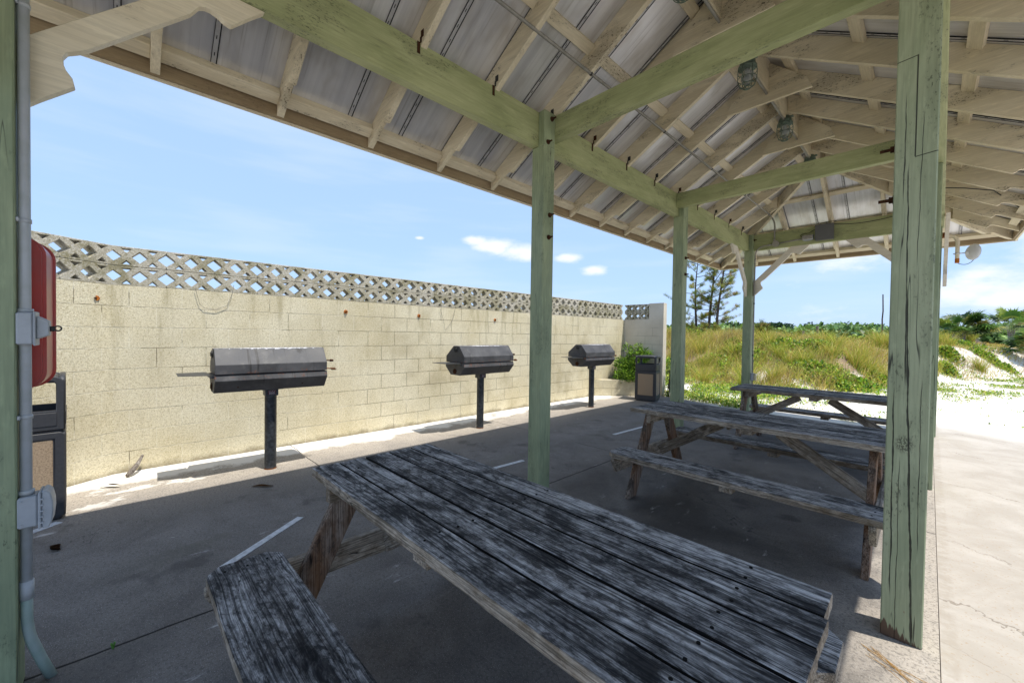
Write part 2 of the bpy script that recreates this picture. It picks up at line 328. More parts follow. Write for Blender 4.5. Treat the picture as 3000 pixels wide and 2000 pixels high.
def mat_block(name, lattice=False, mossy=0.0, shade=1.0):
    m, t, b = newmat(name); p = geo(t); v = oc(t)
    wv = wc(t); u, h, _ = sep(t, wv)      # u along the wall, h height
    grit = noi(t, p, 105, 4, .8); grit2 = noi(t, p, 48, 5, .75); grit3 = noi(t, p, 170, 3, .7)
    big = noi(t, p, 1.3, 5, .6); med = noi(t, p, 4.5, 5, .65)
    base = (.67, .595, .40) if not lattice else (.41, .38, .29)
    c = mixc(t, smooth(t, big, .3, .7), base, (.78, .72, .54) if not lattice else (.54, .51, .44))
    c = mixc(t, m_(t, 'MULTIPLY', smooth(t, grit2, .46, .64), .42), c, (.34, .27, .12) if not lattice else (.20, .17, .10))
    c = mixc(t, m_(t, 'MULTIPLY', smooth(t, grit, .52, .62), .65), c, (.24, .17, .06))
    c = mixc(t, m_(t, 'MULTIPLY', smooth(t, grit3, .58, .66), .8), c, (.86, .84, .76))
    hm = m_(t, 'ADD', m_(t, 'MULTIPLY', grit, 1.0), m_(t, 'MULTIPLY', grit2, .7))
    # rain streaks running down from the openwork
    strk = noi(t, comb(t, m_(t, 'MULTIPLY', u, 5.0), m_(t, 'MULTIPLY', h, .7), 0.0), 1.0, 5, .65)
    if not lattice:
        damp = m_(t, 'MULTIPLY', smooth(t, noi(t, comb(t, m_(t, 'MULTIPLY', u, .9), m_(t, 'MULTIPLY', h, 1.0), 5.0), 1.0, 4, .6), .50, .66), smooth(t, u, -1.0, 1.0, .3, 1.0))
        c = mixc(t, m_(t, 'MULTIPLY', damp, .50), c, (.36, .30, .17))
        topm = smooth(t, h, .7, 2.0, .25, 1.0)
        c = mixc(t, m_(t, 'MULTIPLY', m_(t, 'MULTIPLY', smooth(t, strk, .50, .70), topm), .55), c, (.30, .25, .13))
        low = smooth(t, m_(t, 'ADD', h, m_(t, 'MULTIPLY', med, .16)), .07, .16, 1.0, 0.0)
        c = mixc(t, m_(t, 'MULTIPLY', low, .7), c, (.14, .11, .06))
        # courses: joints drawn where the render coat has opened
        br = t.nodes.new('ShaderNodeTexBrick')
        warp = m_(t, 'MULTIPLY', m_(t, 'SUBTRACT', noi(t, comb(t, m_(t, 'MULTIPLY', u, 5.0), m_(t, 'MULTIPLY', h, 5.0), 0.0), 1.0, 3, .6), .5), .012)
        t.links.new(comb(t, m_(t, 'ADD', u, warp), m_(t, 'ADD', h, warp), 0.0), br.inputs['Vector'])
        br.inputs['Scale'].default_value = 1.0; br.inputs['Brick Width'].default_value = .428; br.inputs['Row Height'].default_value = .2165
        br.inputs['Mortar Size'].default_value = .0033; br.inputs['Mortar Smooth'].default_value = .3; br.offset = .5
        j = br.outputs['Fac']
        # stepped settlement crack
        hh_ = m_(t, 'FRACT', m_(t, 'DIVIDE', m_(t, 'ADD', h, warp), .2165))
        hj = smooth(t, m_(t, 'ABSOLUTE', m_(t, 'SUBTRACT', m_(t, 'ABSOLUTE', m_(t, 'SUBTRACT', hh_, .5)), .5)), .006, .016, 1.0, 0.0)
        zone = m_(t, 'MULTIPLY', smooth(t, u, -.9, .3), smooth(t, u, 4.2, 5.5, 1.0, .3))
        open_ = smooth(t, m_(t, 'ADD', noi(t, vm(t, 'ADD', comb(t, u, h, 0.0), (4.0, 0, 0)), 1.3, 4, .65), m_(t, 'MULTIPLY', zone, .12)), .52, .60, .0, 1.0)
        open2 = smooth(t, noi(t, comb(t, m_(t, 'MULTIPLY', u, 1.6), m_(t, 'MULTIPLY', h, 6.0), 3.0), 1.0, 4, .7), .42, .58, .15, 1.0)
        jm = m_(t, 'MAXIMUM', m_(t, 'MULTIPLY', j, open_), m_(t, 'MULTIPLY', m_(t, 'MULTIPLY', hj, open2), .7))
        c = mixc(t, m_(t, 'MULTIPLY', jm, .68), c, (.11, .085, .05))
        # pale filled joints elsewhere
        pj = m_(t, 'MULTIPLY', j, smooth(t, open_, .12, .4, .30, 0.0))
        c = mixc(t, pj, c, (.86, .84, .76))
        hm = m_(t, 'SUBTRACT', hm, m_(t, 'MULTIPLY', jm, 3.0))
    else:
        mo = smooth(t, m_(t, 'ADD', m_(t, 'MULTIPLY', med, .8), m_(t, 'MULTIPLY', grit2, .3)), .50, .66)
        c = mixc(t, m_(t, 'MULTIPLY', mo, .62), c, (.17, .15, .055))
    setc(t, b, c, .95, 0, .15)
    bump(t, b, hm, 0.9, .008)
    return m
MT['wall'] = mat_block('painted_block'); MT['lattice'] = mat_block('mossy_openwork_block', True)
def mat_endwall():
    m, t, b = newmat('smooth_block'); p = geo(t); v = wc(t); u, h, _ = sep(t, v)
    c = mixc(t, smooth(t, noi(t, p, 1.6, 5, .6), .3, .7), (.50, .45, .36), (.60, .55, .46))
    br = t.nodes.new('ShaderNodeTexBrick'); t.links.new(comb(t, u, h, 0.0), br.inputs['Vector'])
    br.inputs['Scale'].default_value = 1.0; br.inputs['Brick Width'].default_value = .406; br.inputs['Row Height'].default_value = .2165
    br.inputs['Mortar Size'].default_value = .003
    vis = smooth(t, noi(t, v, 1.1, 3, .6), .50, .60, .10, 1.0)
    c = mixc(t, m_(t, 'MULTIPLY', m_(t, 'MULTIPLY', br.outputs['Fac'], vis), .7), c, (.12, .10, .07))
    setc(t, b, c, .9, 0, .2); bump(t, b, noi(t, p, 90, 3, .6), .4, .003)
    return m
MT['endwall'] = mat_endwall()

def line_mask(t, coord, pos, half, wob=None):
    d = m_(t, 'SUBTRACT', coord, pos)
    if wob is not None: d = m_(t, 'ADD', d, wob)
    return smooth(t, m_(t, 'ABSOLUTE', d), half*.5, half, 1.0, 0.0)
def mat_slab():
    m, t, b = newmat('old_concrete'); p = geo(t); x, y, z = sep(t, p)
    n0 = noi(t, p, .55, 5, .6, .5); n1 = noi(t, p, 2.3, 6, .65, .6); n2 = noi(t, p, 9, 6, .7); n3 = noi(t, p, 60, 4, .7); n4 = noi(t, p, 210, 2, .6)
    sun_edge = smooth(t, m_(t, 'ADD', x, m_(t, 'MULTIPLY', m_(t, 'SUBTRACT', n1, .5), 1.2)), -5.4, -4.1, 1.0, 0.0)
    sun_edge = m_(t, 'MAXIMUM', sun_edge, smooth(t, m_(t, 'ADD', x, m_(t, 'MULTIPLY', m_(t, 'SUBTRACT', n1, .5), .8)), -.45, .05))
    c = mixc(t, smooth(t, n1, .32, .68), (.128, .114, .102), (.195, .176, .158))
    c = mixc(t, sun_edge, c, (.40, .355, .30))  # sunlight put into the colour: paler edge strips, darker shaded middle
    c = mixc(t, m_(t, 'MULTIPLY', smooth(t, n2, .45, .7), .35), c, (.19, .175, .16))
    c = mixc(t, m_(t, 'MULTIPLY', smooth(t, n3, .48, .62), .55), c, (.085, .078, .07))
    c = mixc(t, m_(t, 'MULTIPLY', smooth(t, n4, .60, .68), .6), c, (.55, .53, .50))
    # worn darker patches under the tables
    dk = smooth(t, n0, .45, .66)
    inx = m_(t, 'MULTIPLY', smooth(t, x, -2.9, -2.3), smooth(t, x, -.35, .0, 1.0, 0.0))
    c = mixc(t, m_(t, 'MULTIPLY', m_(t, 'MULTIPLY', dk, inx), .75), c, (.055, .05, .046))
    # long dark drip line on the slab
    wob = m_(t, 'MULTIPLY', m_(t, 'SUBTRACT', noi(t, p, 2.0, 3, .6), .5), .35)
    dl = m_(t, 'MULTIPLY', line_mask(t, x, -3.45, .16, wob), smooth(t, noi(t, p, 1.4, 4, .6), .42, .6))
    c = mixc(t, m_(t, 'MULTIPLY', dl, .32), c, (.10, .095, .07))
    # pale lime scuffs
    sc1 = m_(t, 'MULTIPLY', smooth(t, noi(t, sc(t, p, (9, 3, 1)), 1.0, 6, .75), .60, .70), smooth(t, noi(t, p, 1.1, 3, .5), .46, .62))
    c = mixc(t, m_(t, 'MULTIPLY', sc1, .6), c, (.62, .60, .58))
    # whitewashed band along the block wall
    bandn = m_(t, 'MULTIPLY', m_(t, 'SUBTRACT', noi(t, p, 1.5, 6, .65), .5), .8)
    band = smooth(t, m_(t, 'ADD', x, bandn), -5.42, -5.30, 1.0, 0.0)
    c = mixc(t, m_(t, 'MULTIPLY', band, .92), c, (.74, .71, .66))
    patch = m_(t, 'MULTIPLY', smooth(t, noi(t, sc(t, p, (3.0, 1.6, 1)), 1.0, 6, .7), .56, .62), smooth(t, m_(t, 'ADD', x, m_(t, 'MULTIPLY', y, .3)), -6.0, -5.3, 1.0, 0.0))
    c = mixc(t, m_(t, 'MULTIPLY', patch, .8), c, (.72, .70, .66))
    hc = noi(t, vm(t, 'ADD', p, (5.0, 2.0, 0)), .9, 5, .62, .8)
    hl = m_(t, 'MULTIPLY', smooth(t, m_(t, 'ABSOLUTE', m_(t, 'SUBTRACT', hc, .5)), 0.0, .0035, 1.0, 0.0), smooth(t, noi(t, p, .6, 2, .5), .50, .58))
    c = mixc(t, m_(t, 'MULTIPLY', hl, .7), c, (.03, .028, .025))
    oil = m_(t, 'MULTIPLY', smooth(t, noi(t, vm(t, 'ADD', p, (1.0, 7.0, 0)), 1.9, 4, .6), .60, .70), .55)
    c = mixc(t, oil, c, (.06, .055, .05))
    # sawn joints
    w2 = m_(t, 'MULTIPLY', m_(t, 'SUBTRACT', noi(t, p, 3.0, 4, .6), .5), .03)
    j = line_mask(t, x, -2.635, .009, w2)
    for yy_ in (-4.7, -1.25, 1.75, 4.7):
        ej = m_(t, 'MULTIPLY', line_mask(t, y, yy_, .007, w2), smooth(t, noi(t, p, 1.0, 2), .40, .5))
        j = m_(t, 'MAXIMUM', j, ej)
    c = mixc(t, m_(t, 'MULTIPLY', j, .93), c, (.012, .011, .010))
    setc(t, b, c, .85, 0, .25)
    h = m_(t, 'ADD', m_(t, 'MULTIPLY', n3, .5), m_(t, 'MULTIPLY', n4, .35)); h = m_(t, 'ADD', h, m_(t, 'MULTIPLY', n2, .8))
    h = m_(t, 'SUBTRACT', h, m_(t, 'MULTIPLY', j, 2.5))
    bump(t, b, h, .5, .005)
    return m
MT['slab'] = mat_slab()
def mat_pave():
    m, t, b = newmat('pale_pavement'); p = geo(t); x, y, z = sep(t, p)
    n1 = noi(t, p, 1.8, 6, .65, .5); n3 = noi(t, p, 70, 3, .7); n2 = noi(t, p, 12, 5, .7)
    c = mixc(t, smooth(t, n1, .35, .68), (.37, .335, .29), (.46, .425, .38))
    c = mixc(t, m_(t, 'MULTIPLY', smooth(t, n2, .5, .72), .4), c, (.38, .33, .28))
    c = mixc(t, m_(t, 'MULTIPLY', smooth(t, n3, .60, .68), .6), c, (.33, .22, .12))
    w2 = m_(t, 'MULTIPLY', m_(t, 'SUBTRACT', noi(t, p, 2.2, 5, .65), .5), .5)
    yx = m_(t, 'ADD', y, m_(t, 'MULTIPLY', x, .55))
    j = None
    for q in (-1.9, .18, .75, 1.75, 3.6, 5.4, 7.1):
        k = m_(t, 'MULTIPLY', line_mask(t, yx, q, .007, w2), smooth(t, noi(t, p, 1.3, 3), .38, .5, .35, 1.0))
        j = k if j is None else m_(t, 'MAXIMUM', j, k)
    c = mixc(t, m_(t, 'MULTIPLY', j, .6), c, (.16, .13, .10))
    sand = smooth(t, m_(t, 'ADD', y, m_(t, 'MULTIPLY', m_(t, 'SUBTRACT', noi(t, p, .8, 5, .65), .5), 3.0)), 6.6, 8.6)
    c = mixc(t, sand, c, (.66, .625, .565))
    edge = m_(t, 'MULTIPLY', line_mask(t, x, .085, .05, m_(t, 'MULTIPLY', w2, .06)), smooth(t, n2, .35, .6))
    c = mixc(t, m_(t, 'MULTIPLY', edge, .6), c, (.33, .29, .24))
    setc(t, b, c, .9, 0, .2)
    bump(t, b, m_(t, 'SUBTRACT', m_(t, 'ADD', n3, n2), m_(t, 'MULTIPLY', j, 2.0)), .35, .004)
    return m
MT['pave'] = mat_pave()
def mat_sand():
    m, t, b = newmat('white_sand'); p = geo(t); x, y, z = sep(t, p)
    n1 = noi(t, p, .7, 6, .65); n2 = noi(t, p, 6, 6, .7); n3 = noi(t, p, 40, 4, .7)
    c = mixc(t, smooth(t, n2, .35, .7), (.68, .645, .58), (.58, .525, .44))
    dune = smooth(t, z, .18, .5)
    lit = m_(t, 'MULTIPLY', smooth(t, m_(t, 'ADD', m_(t, 'ADD', n2, m_(t, 'MULTIPLY', m_(t, 'SUBTRACT', n1, .5), 1.0)), smooth(t, x, -1.8, -.6, .35, 0.0)), .45, .58), dune)
    leftm = smooth(t, x, -1.6, -.2, 1.0, .7)
    c = mixc(t, m_(t, 'MULTIPLY', lit, leftm), c, mixc(t, n3, (.11, .075, .045), (.40, .30, .20)))
    far = smooth(t, y, 42, 70)
    c = mixc(t, far, c, mixc(t, n1, (.10, .13, .05), (.20, .20, .09)))
    setc(t, b, c, .95, 0, .1)
    bump(t, b, m_(t, 'ADD', n2, m_(t, 'MULTIPLY', n3, .4)), .5, .03)
    return m
MT['sand'] = mat_sand()
def mat_leaf(name, rough=.5, trans=.25):
    m, t, b = newmat(name)
    a = t.nodes.new('ShaderNodeAttribute'); a.attribute_name = 'tint'
    setc(t, b, a.outputs['Color'], rough, 0, .3)
    tr = t.nodes.new('ShaderNodeBsdfTranslucent'); t.links.new(a.outputs['Color'], tr.inputs[0])
    mx = t.nodes.new('ShaderNodeMixShader'); mx.inputs[0].default_value = trans
    t.links.new(b.outputs[0], mx.inputs[1]); t.links.new(tr.outputs[0], mx.inputs[2])
    t.links.new(mx.outputs[0], t.nodes['Material Output'].inputs[0])
    return m
MT['leaf'] = mat_leaf('foliage')

# ------------------------------------------------------------------ object helpers
def tag(o, label=None, cat=None, group=None, kind=None):
    if label: o['label'] = label
    if cat: o['category'] = cat
    if group: o['group'] = group
    if kind: o['kind'] = kind
    return o
def thing(name, label, cat, loc=(0, 0, 0), rz=0.0, group=None):
    o = bpy.data.objects.new(name, None); o.empty_display_size = .1; COL.objects.link(o)
    o.location = loc; o.rotation_euler = (0, 0, rz)
    return tag(o, label, cat, group)
def link(o, parent=None):
    COL.objects.link(o)
    if parent is not None: o.parent = parent
    return o
def obj(name, bm, mat, parent=None, smooth_=False, off=None):
    """bm in the parent's local frame; off = world offset to subtract when built in world coordinates"""
    me = bpy.data.meshes.new(name)
    if off is not None: bmesh.ops.translate(bm, verts=bm.verts, vec=-Vector(off))
    bm.to_mesh(me); bm.free()
    if isinstance(mat, (list, tuple)):
        for k in mat: me.materials.append(k)
    else: me.materials.append(mat)
    if smooth_:
        for p in me.polygons: p.use_smooth = True
    return link(bpy.data.objects.new(name, me), parent)
def nb():
    bm = bmesh.new(); bm.verts.layers.float_vector.new('wc'); return bm
def merge(bm, tmp, mtx=None, seed=None, axis=0, mi=0):
    """record local coordinates of tmp (grain axis first) then add it to bm through mtx"""
    L = tmp.verts.layers.float_vector.get('wc') or tmp.verts.layers.float_vector.new('wc')
    if seed is None: seed = random.uniform(0, 60)
    for v in tmp.verts:
        c = v.co
        q = (c.x, c.y, c.z) if axis == 0 else ((c.y, c.x, c.z) if axis == 1 else (c.z, c.x, c.y))
        v[L] = Vector((q[0]+seed, q[1]+seed*.37, q[2]+seed*.21))
    if mi:
        for f in tmp.faces: f.material_index = mi
    if mtx is not None: tmp.transform(mtx)
    me = bpy.data.meshes.new('tmp'); tmp.to_mesh(me); tmp.free()
    bm.from_mesh(me); bpy.data.meshes.remove(me)
def box(bm, x0, x1, y0, y1, z0, z1, bev=0.0, mtx=None, seed=None, axis=None, mi=0, seg=1):
    t = bmesh.new()
    bmesh.ops.create_cube(t, size=1.0)
    for v in t.verts: v.co = Vector(((x0+x1)/2+v.co.x*(x1-x0), (y0+y1)/2+v.co.y*(y1-y0), (z0+z1)/2+v.co.z*(z1-z0)))
    if bev: bmesh.ops.bevel(t, geom=list(t.edges), offset=bev, segments=seg, affect='EDGES', profile=.5)
    if axis is None:
        d = (abs(x1-x0), abs(y1-y0), abs(z1-z0)); axis = d.index(max(d))
    merge(bm, t, mtx, seed, axis, mi)
def prism(bm, poly, a0, a1, plane='XZ', bev=0.0, mtx=None, seed=None, axis=0, mi=0):
    """extrude polygon (list of 2D) between a0 and a1 on the remaining axis"""
    t = bmesh.new()
    def P(u, v, a):
        return {'XZ': (u, a, v), 'YZ': (a, u, v), 'XY': (u, v, a)}[plane]
    A = [t.verts.new(P(u, v, a0)) for u, v in poly]; B = [t.verts.new(P(u, v, a1)) for u, v in poly]
    t.faces.new(A); t.faces.new(B[::-1])
    n = len(poly)
    for i in range(n): t.faces.new((A[i], B[i], B[(i+1) % n], A[(i+1) % n]))
    bmesh.ops.recalc_face_normals(t, faces=t.faces)
    if bev: bmesh.ops.bevel(t, geom=[e for e in t.edges if e.is_manifold and e.calc_face_angle(0) > .5], offset=bev, segments=1, affect='EDGES')
    bmesh.ops.triangulate(t, faces=[f for f in t.faces if len(f.verts) > 4])
    merge(bm, t, mtx, seed, axis, mi)
def cyl(bm, p0, p1, r0, r1=None, n=16, caps=True, seed=None, mi=0):
    p0, p1 = Vector(p0), Vector(p1); r1 = r0 if r1 is None else r1
    t = bmesh.new(); L = (p1-p0).length
    bmesh.ops.create_cone(t, cap_ends=caps, segments=n, radius1=r0, radius2=r1, depth=L)
    q = (p1-p0).to_track_quat('Z', 'Y').to_matrix().to_4x4()
    merge(bm, t, Matrix.Translation((p0+p1)/2) @ q, seed, 2, mi)
def tube(bm, pts, r, n=10, mi=0, rads=None, closed_caps=True):
    pts = [Vector(p) for p in pts]; t = bmesh.new(); rings = []
    up = None
    for i, p in enumerate(pts):
        d = (pts[min(i+1, len(pts)-1)]-pts[max(i-1, 0)]).normalized()
        if up is None: up = d.orthogonal().normalized()
        else:
            up = (up-d*up.dot(d))
            up = up.normalized() if up.length > 1e-6 else d.orthogonal().normalized()
        sd = d.cross(up); rr = rads[i] if rads else r
        rings.append([t.verts.new(p+(up*math.cos(a)+sd*math.sin(a))*rr) for a in [2*math.pi*k/n for k in range(n)]])
    for a, b_ in zip(rings, rings[1:]):
        for k in range(n): t.faces.new((a[k], a[(k+1) % n], b_[(k+1) % n], b_[k]))
    if closed_caps:
        t.faces.new(rings[0][::-1]); t.faces.new(rings[-1])
    bmesh.ops.recalc_face_normals(t, faces=t.faces)
    merge(bm, t, None, None, 2, mi)
def bez(p0, p1, p2, n=8):
    p0, p1, p2 = Vector(p0), Vector(p1), Vector(p2)
    return [(1-s)**2*p0+2*s*(1-s)*p1+s*s*p2 for s in [i/n for i in range(n+1)]]
def holed(bm, polys, depth, bevel=0.0, mtx=None, seed=None, mi=0):
    """2D polygon with holes (first = outline), extruded +-depth/2 in local z"""
    cu = bpy.data.curves.new('c', 'CURVE'); cu.dimensions = '2D'; cu.fill_mode = 'BOTH'; cu.extrude = depth/2-bevel
    cu.bevel_depth = bevel; cu.bevel_resolution = 0; cu.offset = -bevel
    for pl in polys:
        s = cu.splines.new('POLY'); s.points.add(len(pl)-1); s.use_cyclic_u = True
        for i, (u, v) in enumerate(pl): s.points[i].co = (u, v, 0, 1)
    o = bpy.data.objects.new('c', cu); COL.objects.link(o)
    dg = bpy.context.evaluated_depsgraph_get(); dg.update()
    me = bpy.data.meshes.new_from_object(o.evaluated_get(dg))
    t = bmesh.new(); t.from_mesh(me)
    bmesh.ops.remove_doubles(t, verts=t.verts, dist=1e-5); bmesh.ops.recalc_face_normals(t, faces=t.faces)
    bpy.data.objects.remove(o); bpy.data.curves.remove(cu); bpy.data.meshes.remove(me)
    for f in t.faces: f.material_index = 0
    merge(bm, t, mtx, seed, 0, mi)
def copy_tree(o, parent=None):
    c = o.copy(); COL.objects.link(c)
    if parent is not None: c.parent = parent
    for ch in list(o.children): copy_tree(ch, c)
    return c

# ================================================================== STRUCTURE: ground
def smst(a, b, x):
    x = min(1, max(0, (x-a)/(b-a))); return x*x*(3-2*x)
FOOT = [(-60, 16), (-20, 13.5), (-12, 12.0), (-6, 11.0), (-3.8, 10.9), (-2.1, 11.4), (-1.4, 14.0), (.3, 19.0), (2.6, 23.2), (8, 31), (20, 43), (60, 75)]
def foot(x):
    for (a, b), (c, d) in zip(FOOT, FOOT[1:]):
        if x <= c: return b+(d-b)*max(0, (x-a))/(c-a)
    return FOOT[-1][1]
def gz(x, y):
    n1 = mnoise.noise(Vector((x*.35, y*.35, 3.1))); n2 = mnoise.noise(Vector((x*1.1, y*1.1, 7.7)))
    fy = foot(x)
    s = smst(fy-.3, fy+(5.6 if x < 0 else 4.6), y+.8*n1)
    H = 1.38 if x < -5.5 else (1.22 if x < -2.5 else 1.22+.10*smst(-2.5, -1.2, x)-.16*smst(0, 3, x))
    h = s*(H+.16*n1+.07*n2)
    h *= 1-.45*smst(fy+12, fy+40, y)
    flat = smst(6.0, 9.5, y+max(0, -x-5)*0)
    base = -.05+.05*flat*(.5+n1*.8+n2*.4) if y > 5.5 else -.05
    if x < -6.2: base = -.05
    if x > .1: base = min(base, -.03) if y < 9 else base
    return base+h+ (0.02*n2*smst(9, 11, y))
def axis_coords(lo, hi, fine_lo, fine_hi, step, grow=1.25):
    c = list(np.arange(fine_lo, fine_hi, step)); s = step; v = fine_lo
    while v > lo: s *= grow; v -= s; c.insert(0, v)
    s = step; v = c[-1]
    while v < hi: s *= grow; v += s; c.append(v)
    return c
xs = axis_coords(-1500, 1500, -14, 9, .22); ys = axis_coords(-1500, 2500, 5, 36, .22)
verts = [(x, y, gz(x, y)) for y in ys for x in xs]; nx = len(xs)
faces = [(j*nx+i, j*nx+i+1, (j+1)*nx+i+1, (j+1)*nx+i) for j in range(len(ys)-1) for i in range(nx-1)]
me = bpy.data.meshes.new('sand_ground'); me.from_pydata(verts, [], faces); me.materials.append(MT['sand'])
for p in me.polygons: p.use_smooth = True
tag(link(bpy.data.objects.new('sand_ground', me)), kind='structure')

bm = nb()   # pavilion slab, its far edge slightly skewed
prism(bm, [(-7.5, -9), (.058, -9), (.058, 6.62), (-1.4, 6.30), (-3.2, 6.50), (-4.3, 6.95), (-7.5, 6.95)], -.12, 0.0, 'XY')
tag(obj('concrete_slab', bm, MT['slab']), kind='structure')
bm = nb(); prism(bm, [(.061, -9), (9, -9), (9, 8.6), (3, 9.3), (.061, 8.2)], -.12, -.004, 'XY')
tag(obj('pavement', bm, MT['pave']), kind='structure')
mpaint = simple('worn_white_line', (.62, .63, .64), .8, 0, .3, 30, .55, (.25, .25, .25), .3)
for pts, wd in (((-3.485, -1.78, -3.06, -2.355), .052), ((-3.36, -.12, -3.325, .615), .05), ((-3.30, 2.55, -3.262, 3.42), .05), ((-4.42, -3.42, -4.62, -3.17), .06)):
    x0, y0, x1, y1 = pts; d = Vector((x1-x0, y1-y0, 0)).normalized(); n = Vector((-d.y, d.x, 0))*wd/2
    a, b_ = Vector((x0, y0, 0)), Vector((x1, y1, 0))
    bm = nb(); prism(bm, [(a+n).xy[:], (b_+n).xy[:], (b_-n).xy[:], (a-n).xy[:]], .001, .004, 'XY')
    tag(obj('painted_line', bm, mpaint), kind='structure')

# ================================================================== BLOCK WALL
WX = -5.79; YK, YC = -2.90, 6.98
wall = thing('block_wall', 'long cream painted block wall topped by two rows of openwork blocks behind the grills', 'wall', (WX, 2.0, 0))
WO = (WX, 2.0, 0)
def wcoord_u(bm, fn):
    L = bm.verts.layers.float_vector['wc']
    for v in bm.verts: v[L] = fn(v.co)
bm = nb(); box(bm, WX-.19, WX, YK, YC+.19, -.1, 1.948)
wcoord_u(bm, lambda c: Vector((c.y, c.z, 0)))
obj('wall_panel', bm, MT['wall'], wall, off=WO)
KD = Vector((.54, -.842, 0)).normalized(); KN = Vector((KD.y, -KD.x, 0))  # outward (away from the camera side)
K0 = Vector((WX, YK, 0))
bm = nb()
q = [K0, K0+KD*2.1, K0+KD*2.1+KN*.19, K0+Vector((-.19, 0, 0))]
if (K0+KD+KN*.19).x > (K0+KD).x: q = [K0, K0+KD*2.1, K0+KD*2.1-KN*.19, K0+Vector((-.19, 0, 0))]
prism(bm, [p.xy[:] for p in q], -.1, 1.947, 'XY')
wcoord_u(bm, lambda c: Vector((YK-(c-K0).dot(KD), c.z, 0)))
obj('wall_panel', bm, MT['wall'], wall, off=WO)
# openwork block
def lattice_poly(L, H):
    a, w_ = .034, .076; mid = H/2
    out = [(0, 0), (L, 0), (L, a), (L-w_, mid), (L, H-a), (L, H), (0, H), (0, H-a), (w_, mid), (0, a)]
    holes = [[(L/2-.064, mid), (L/2, mid-.060), (L/2+.064, mid), (L/2, mid+.060)]]
    for cx in (L/4+.004, 3*L/4-.004):
        holes.append([(cx-.042, H-.019), (cx+.042, H-.019), (cx, mid+.040)])
        holes.append([(cx-.042, .019), (cx+.042, .019), (cx, mid-.040)])
    return [out]+holes
LB = .4275; HB = .203
def lattice_mesh(L):
    bm = nb(); holed(bm, lattice_poly(L, HB-.003), .13, .004)
    me = bpy.data.meshes.new('lattice_block'); bm.to_mesh(me); bm.free(); me.materials.append(MT['lattice']); return me
lme = lattice_mesh(LB-.002)
def put_lattice(pos, d, me=None):
    o = bpy.data.objects.new('lattice_block', me or lme); link(o, wall)
    d = Vector(d).normalized(); n = d.cross(Vector((0, 0, 1)))
    mw = Matrix(((d.x, 0, n.x, pos[0]-WO[0]), (d.y, 0, n.y, pos[1]-WO[1]), (0, 1, 0, pos[2]), (0, 0, 0, 1)))
    o.matrix_local = mw
for r in range(2):
    z = 1.9485+r*HB
    for i in range(23):
        put_lattice((WX-.068, YK-.012+i*LB, z+random.uniform(-.001, .001)), (0, 1, 0))
    for i in range(4):
        p = K0+KD*(-.022+i*LB)-KN*0+Vector((0, 0, z)); inw = KN if (K0+KD+KN*.19).x < (K0+KD).x else -KN
        put_lattice(p+inw*.068, KD)
# end wall with a solid pier
l2 = lattice_mesh(.355)
for r in range(2):
    for i in range(2):
        put_lattice((WX+.005+i*.357, 7.07, 1.9485+r*HB), (1, 0, 0), l2)
bm = nb(); box(bm, WX+.002, -4.68, 7.0, 7.18, -.1, 1.948); box(bm, WX+.72, -4.68, 7.001, 7.179, 1.949, 2.362)
wcoord_u(bm, lambda c: Vector((c.x+c.y, c.z, 0)))
obj('end_panel', bm, MT['endwall'], wall, off=WO)
# rusted anchor bolts on the wall
for y, z in ((-3.02, 1.80), (-.545, 1.791), (.638, 1.784), (2.293, 1.776)):
    xw = WX if y > YK else WX+.065
    bm = nb(); cyl(bm, (xw-.01, y, z), (xw+.012, y, z), .03, .026, 18)
    o = obj('anchor_plate', bm, MT['rustorange'], wall, off=WO)
    bm = nb(); cyl(bm, (xw+.012, y, z), (xw+.03, y, z), .011, .010, 10); ob = obj('bolt', bm, MT['rustdark'], o); ob.data.transform(Matrix.Translation(-Vector(WO)))
# thin wires hanging off the openwork
def wirept(px, py, X=WX+.02):
    d = raydir(px, py); t_ = (X+.010)/d.x; return Vector((-.010, -2.767, 1.4993))+d*t_
for k, pts in enumerate(([(572, 845), (585, 890), (600, 903), (635, 906), (665, 895), (680, 862), (685, 835)], [(1290, 905), (1300, 940), (1304, 968), (1325, 940), (1335, 900)])):
    bm = nb(); tube(bm, [wirept(*p) for p in pts], .0025, 5)
    tag(obj('hanging_wire', bm, MT['greywire'], None), ('thin loop of wire drooping down the wall below the openwork, above the nearest grill', 'thin v shaped wire hanging on the wall above the middle grill')[k], 'wire')

# diagonal planter with shrub
bm = nb()
A0, A1 = Vector((WX+.003, 5.62, 0)), Vector((-4.92, 6.62, 0)); dd = (A1-A0).normalized(); nn = Vector((-dd.y, dd.x, 0))
prism(bm, [A0.xy[:], A1.xy[:], (A1+nn*.15).xy[:], (A0+nn*.15).xy[:]], -.05, .40, 'XY')
prism(bm, [A1.xy[:], (A1.x+.02, 6.997), (A1.x-.13, 6.997), (A1+nn*.15).xy[:]], -.05, .399, 'XY')
wcoord_u(bm, lambda c: Vector(((c-A0).dot(dd)+.2, c.z+.03, 0)))
pl = obj('corner_planter', bm, MT['wall']); tag(pl, 'low diagonal block planter in the far corner of the wall', 'planter')
pl_soil = nb(); prism(pl_soil, [(-5.78, 5.95), (-5.1, 6.75), (-5.1, 6.99), (-5.78, 6.99)], .2, .33, 'XY')
obj('soil', pl_soil, simple('soil', (.10, .07, .045), .95), pl)

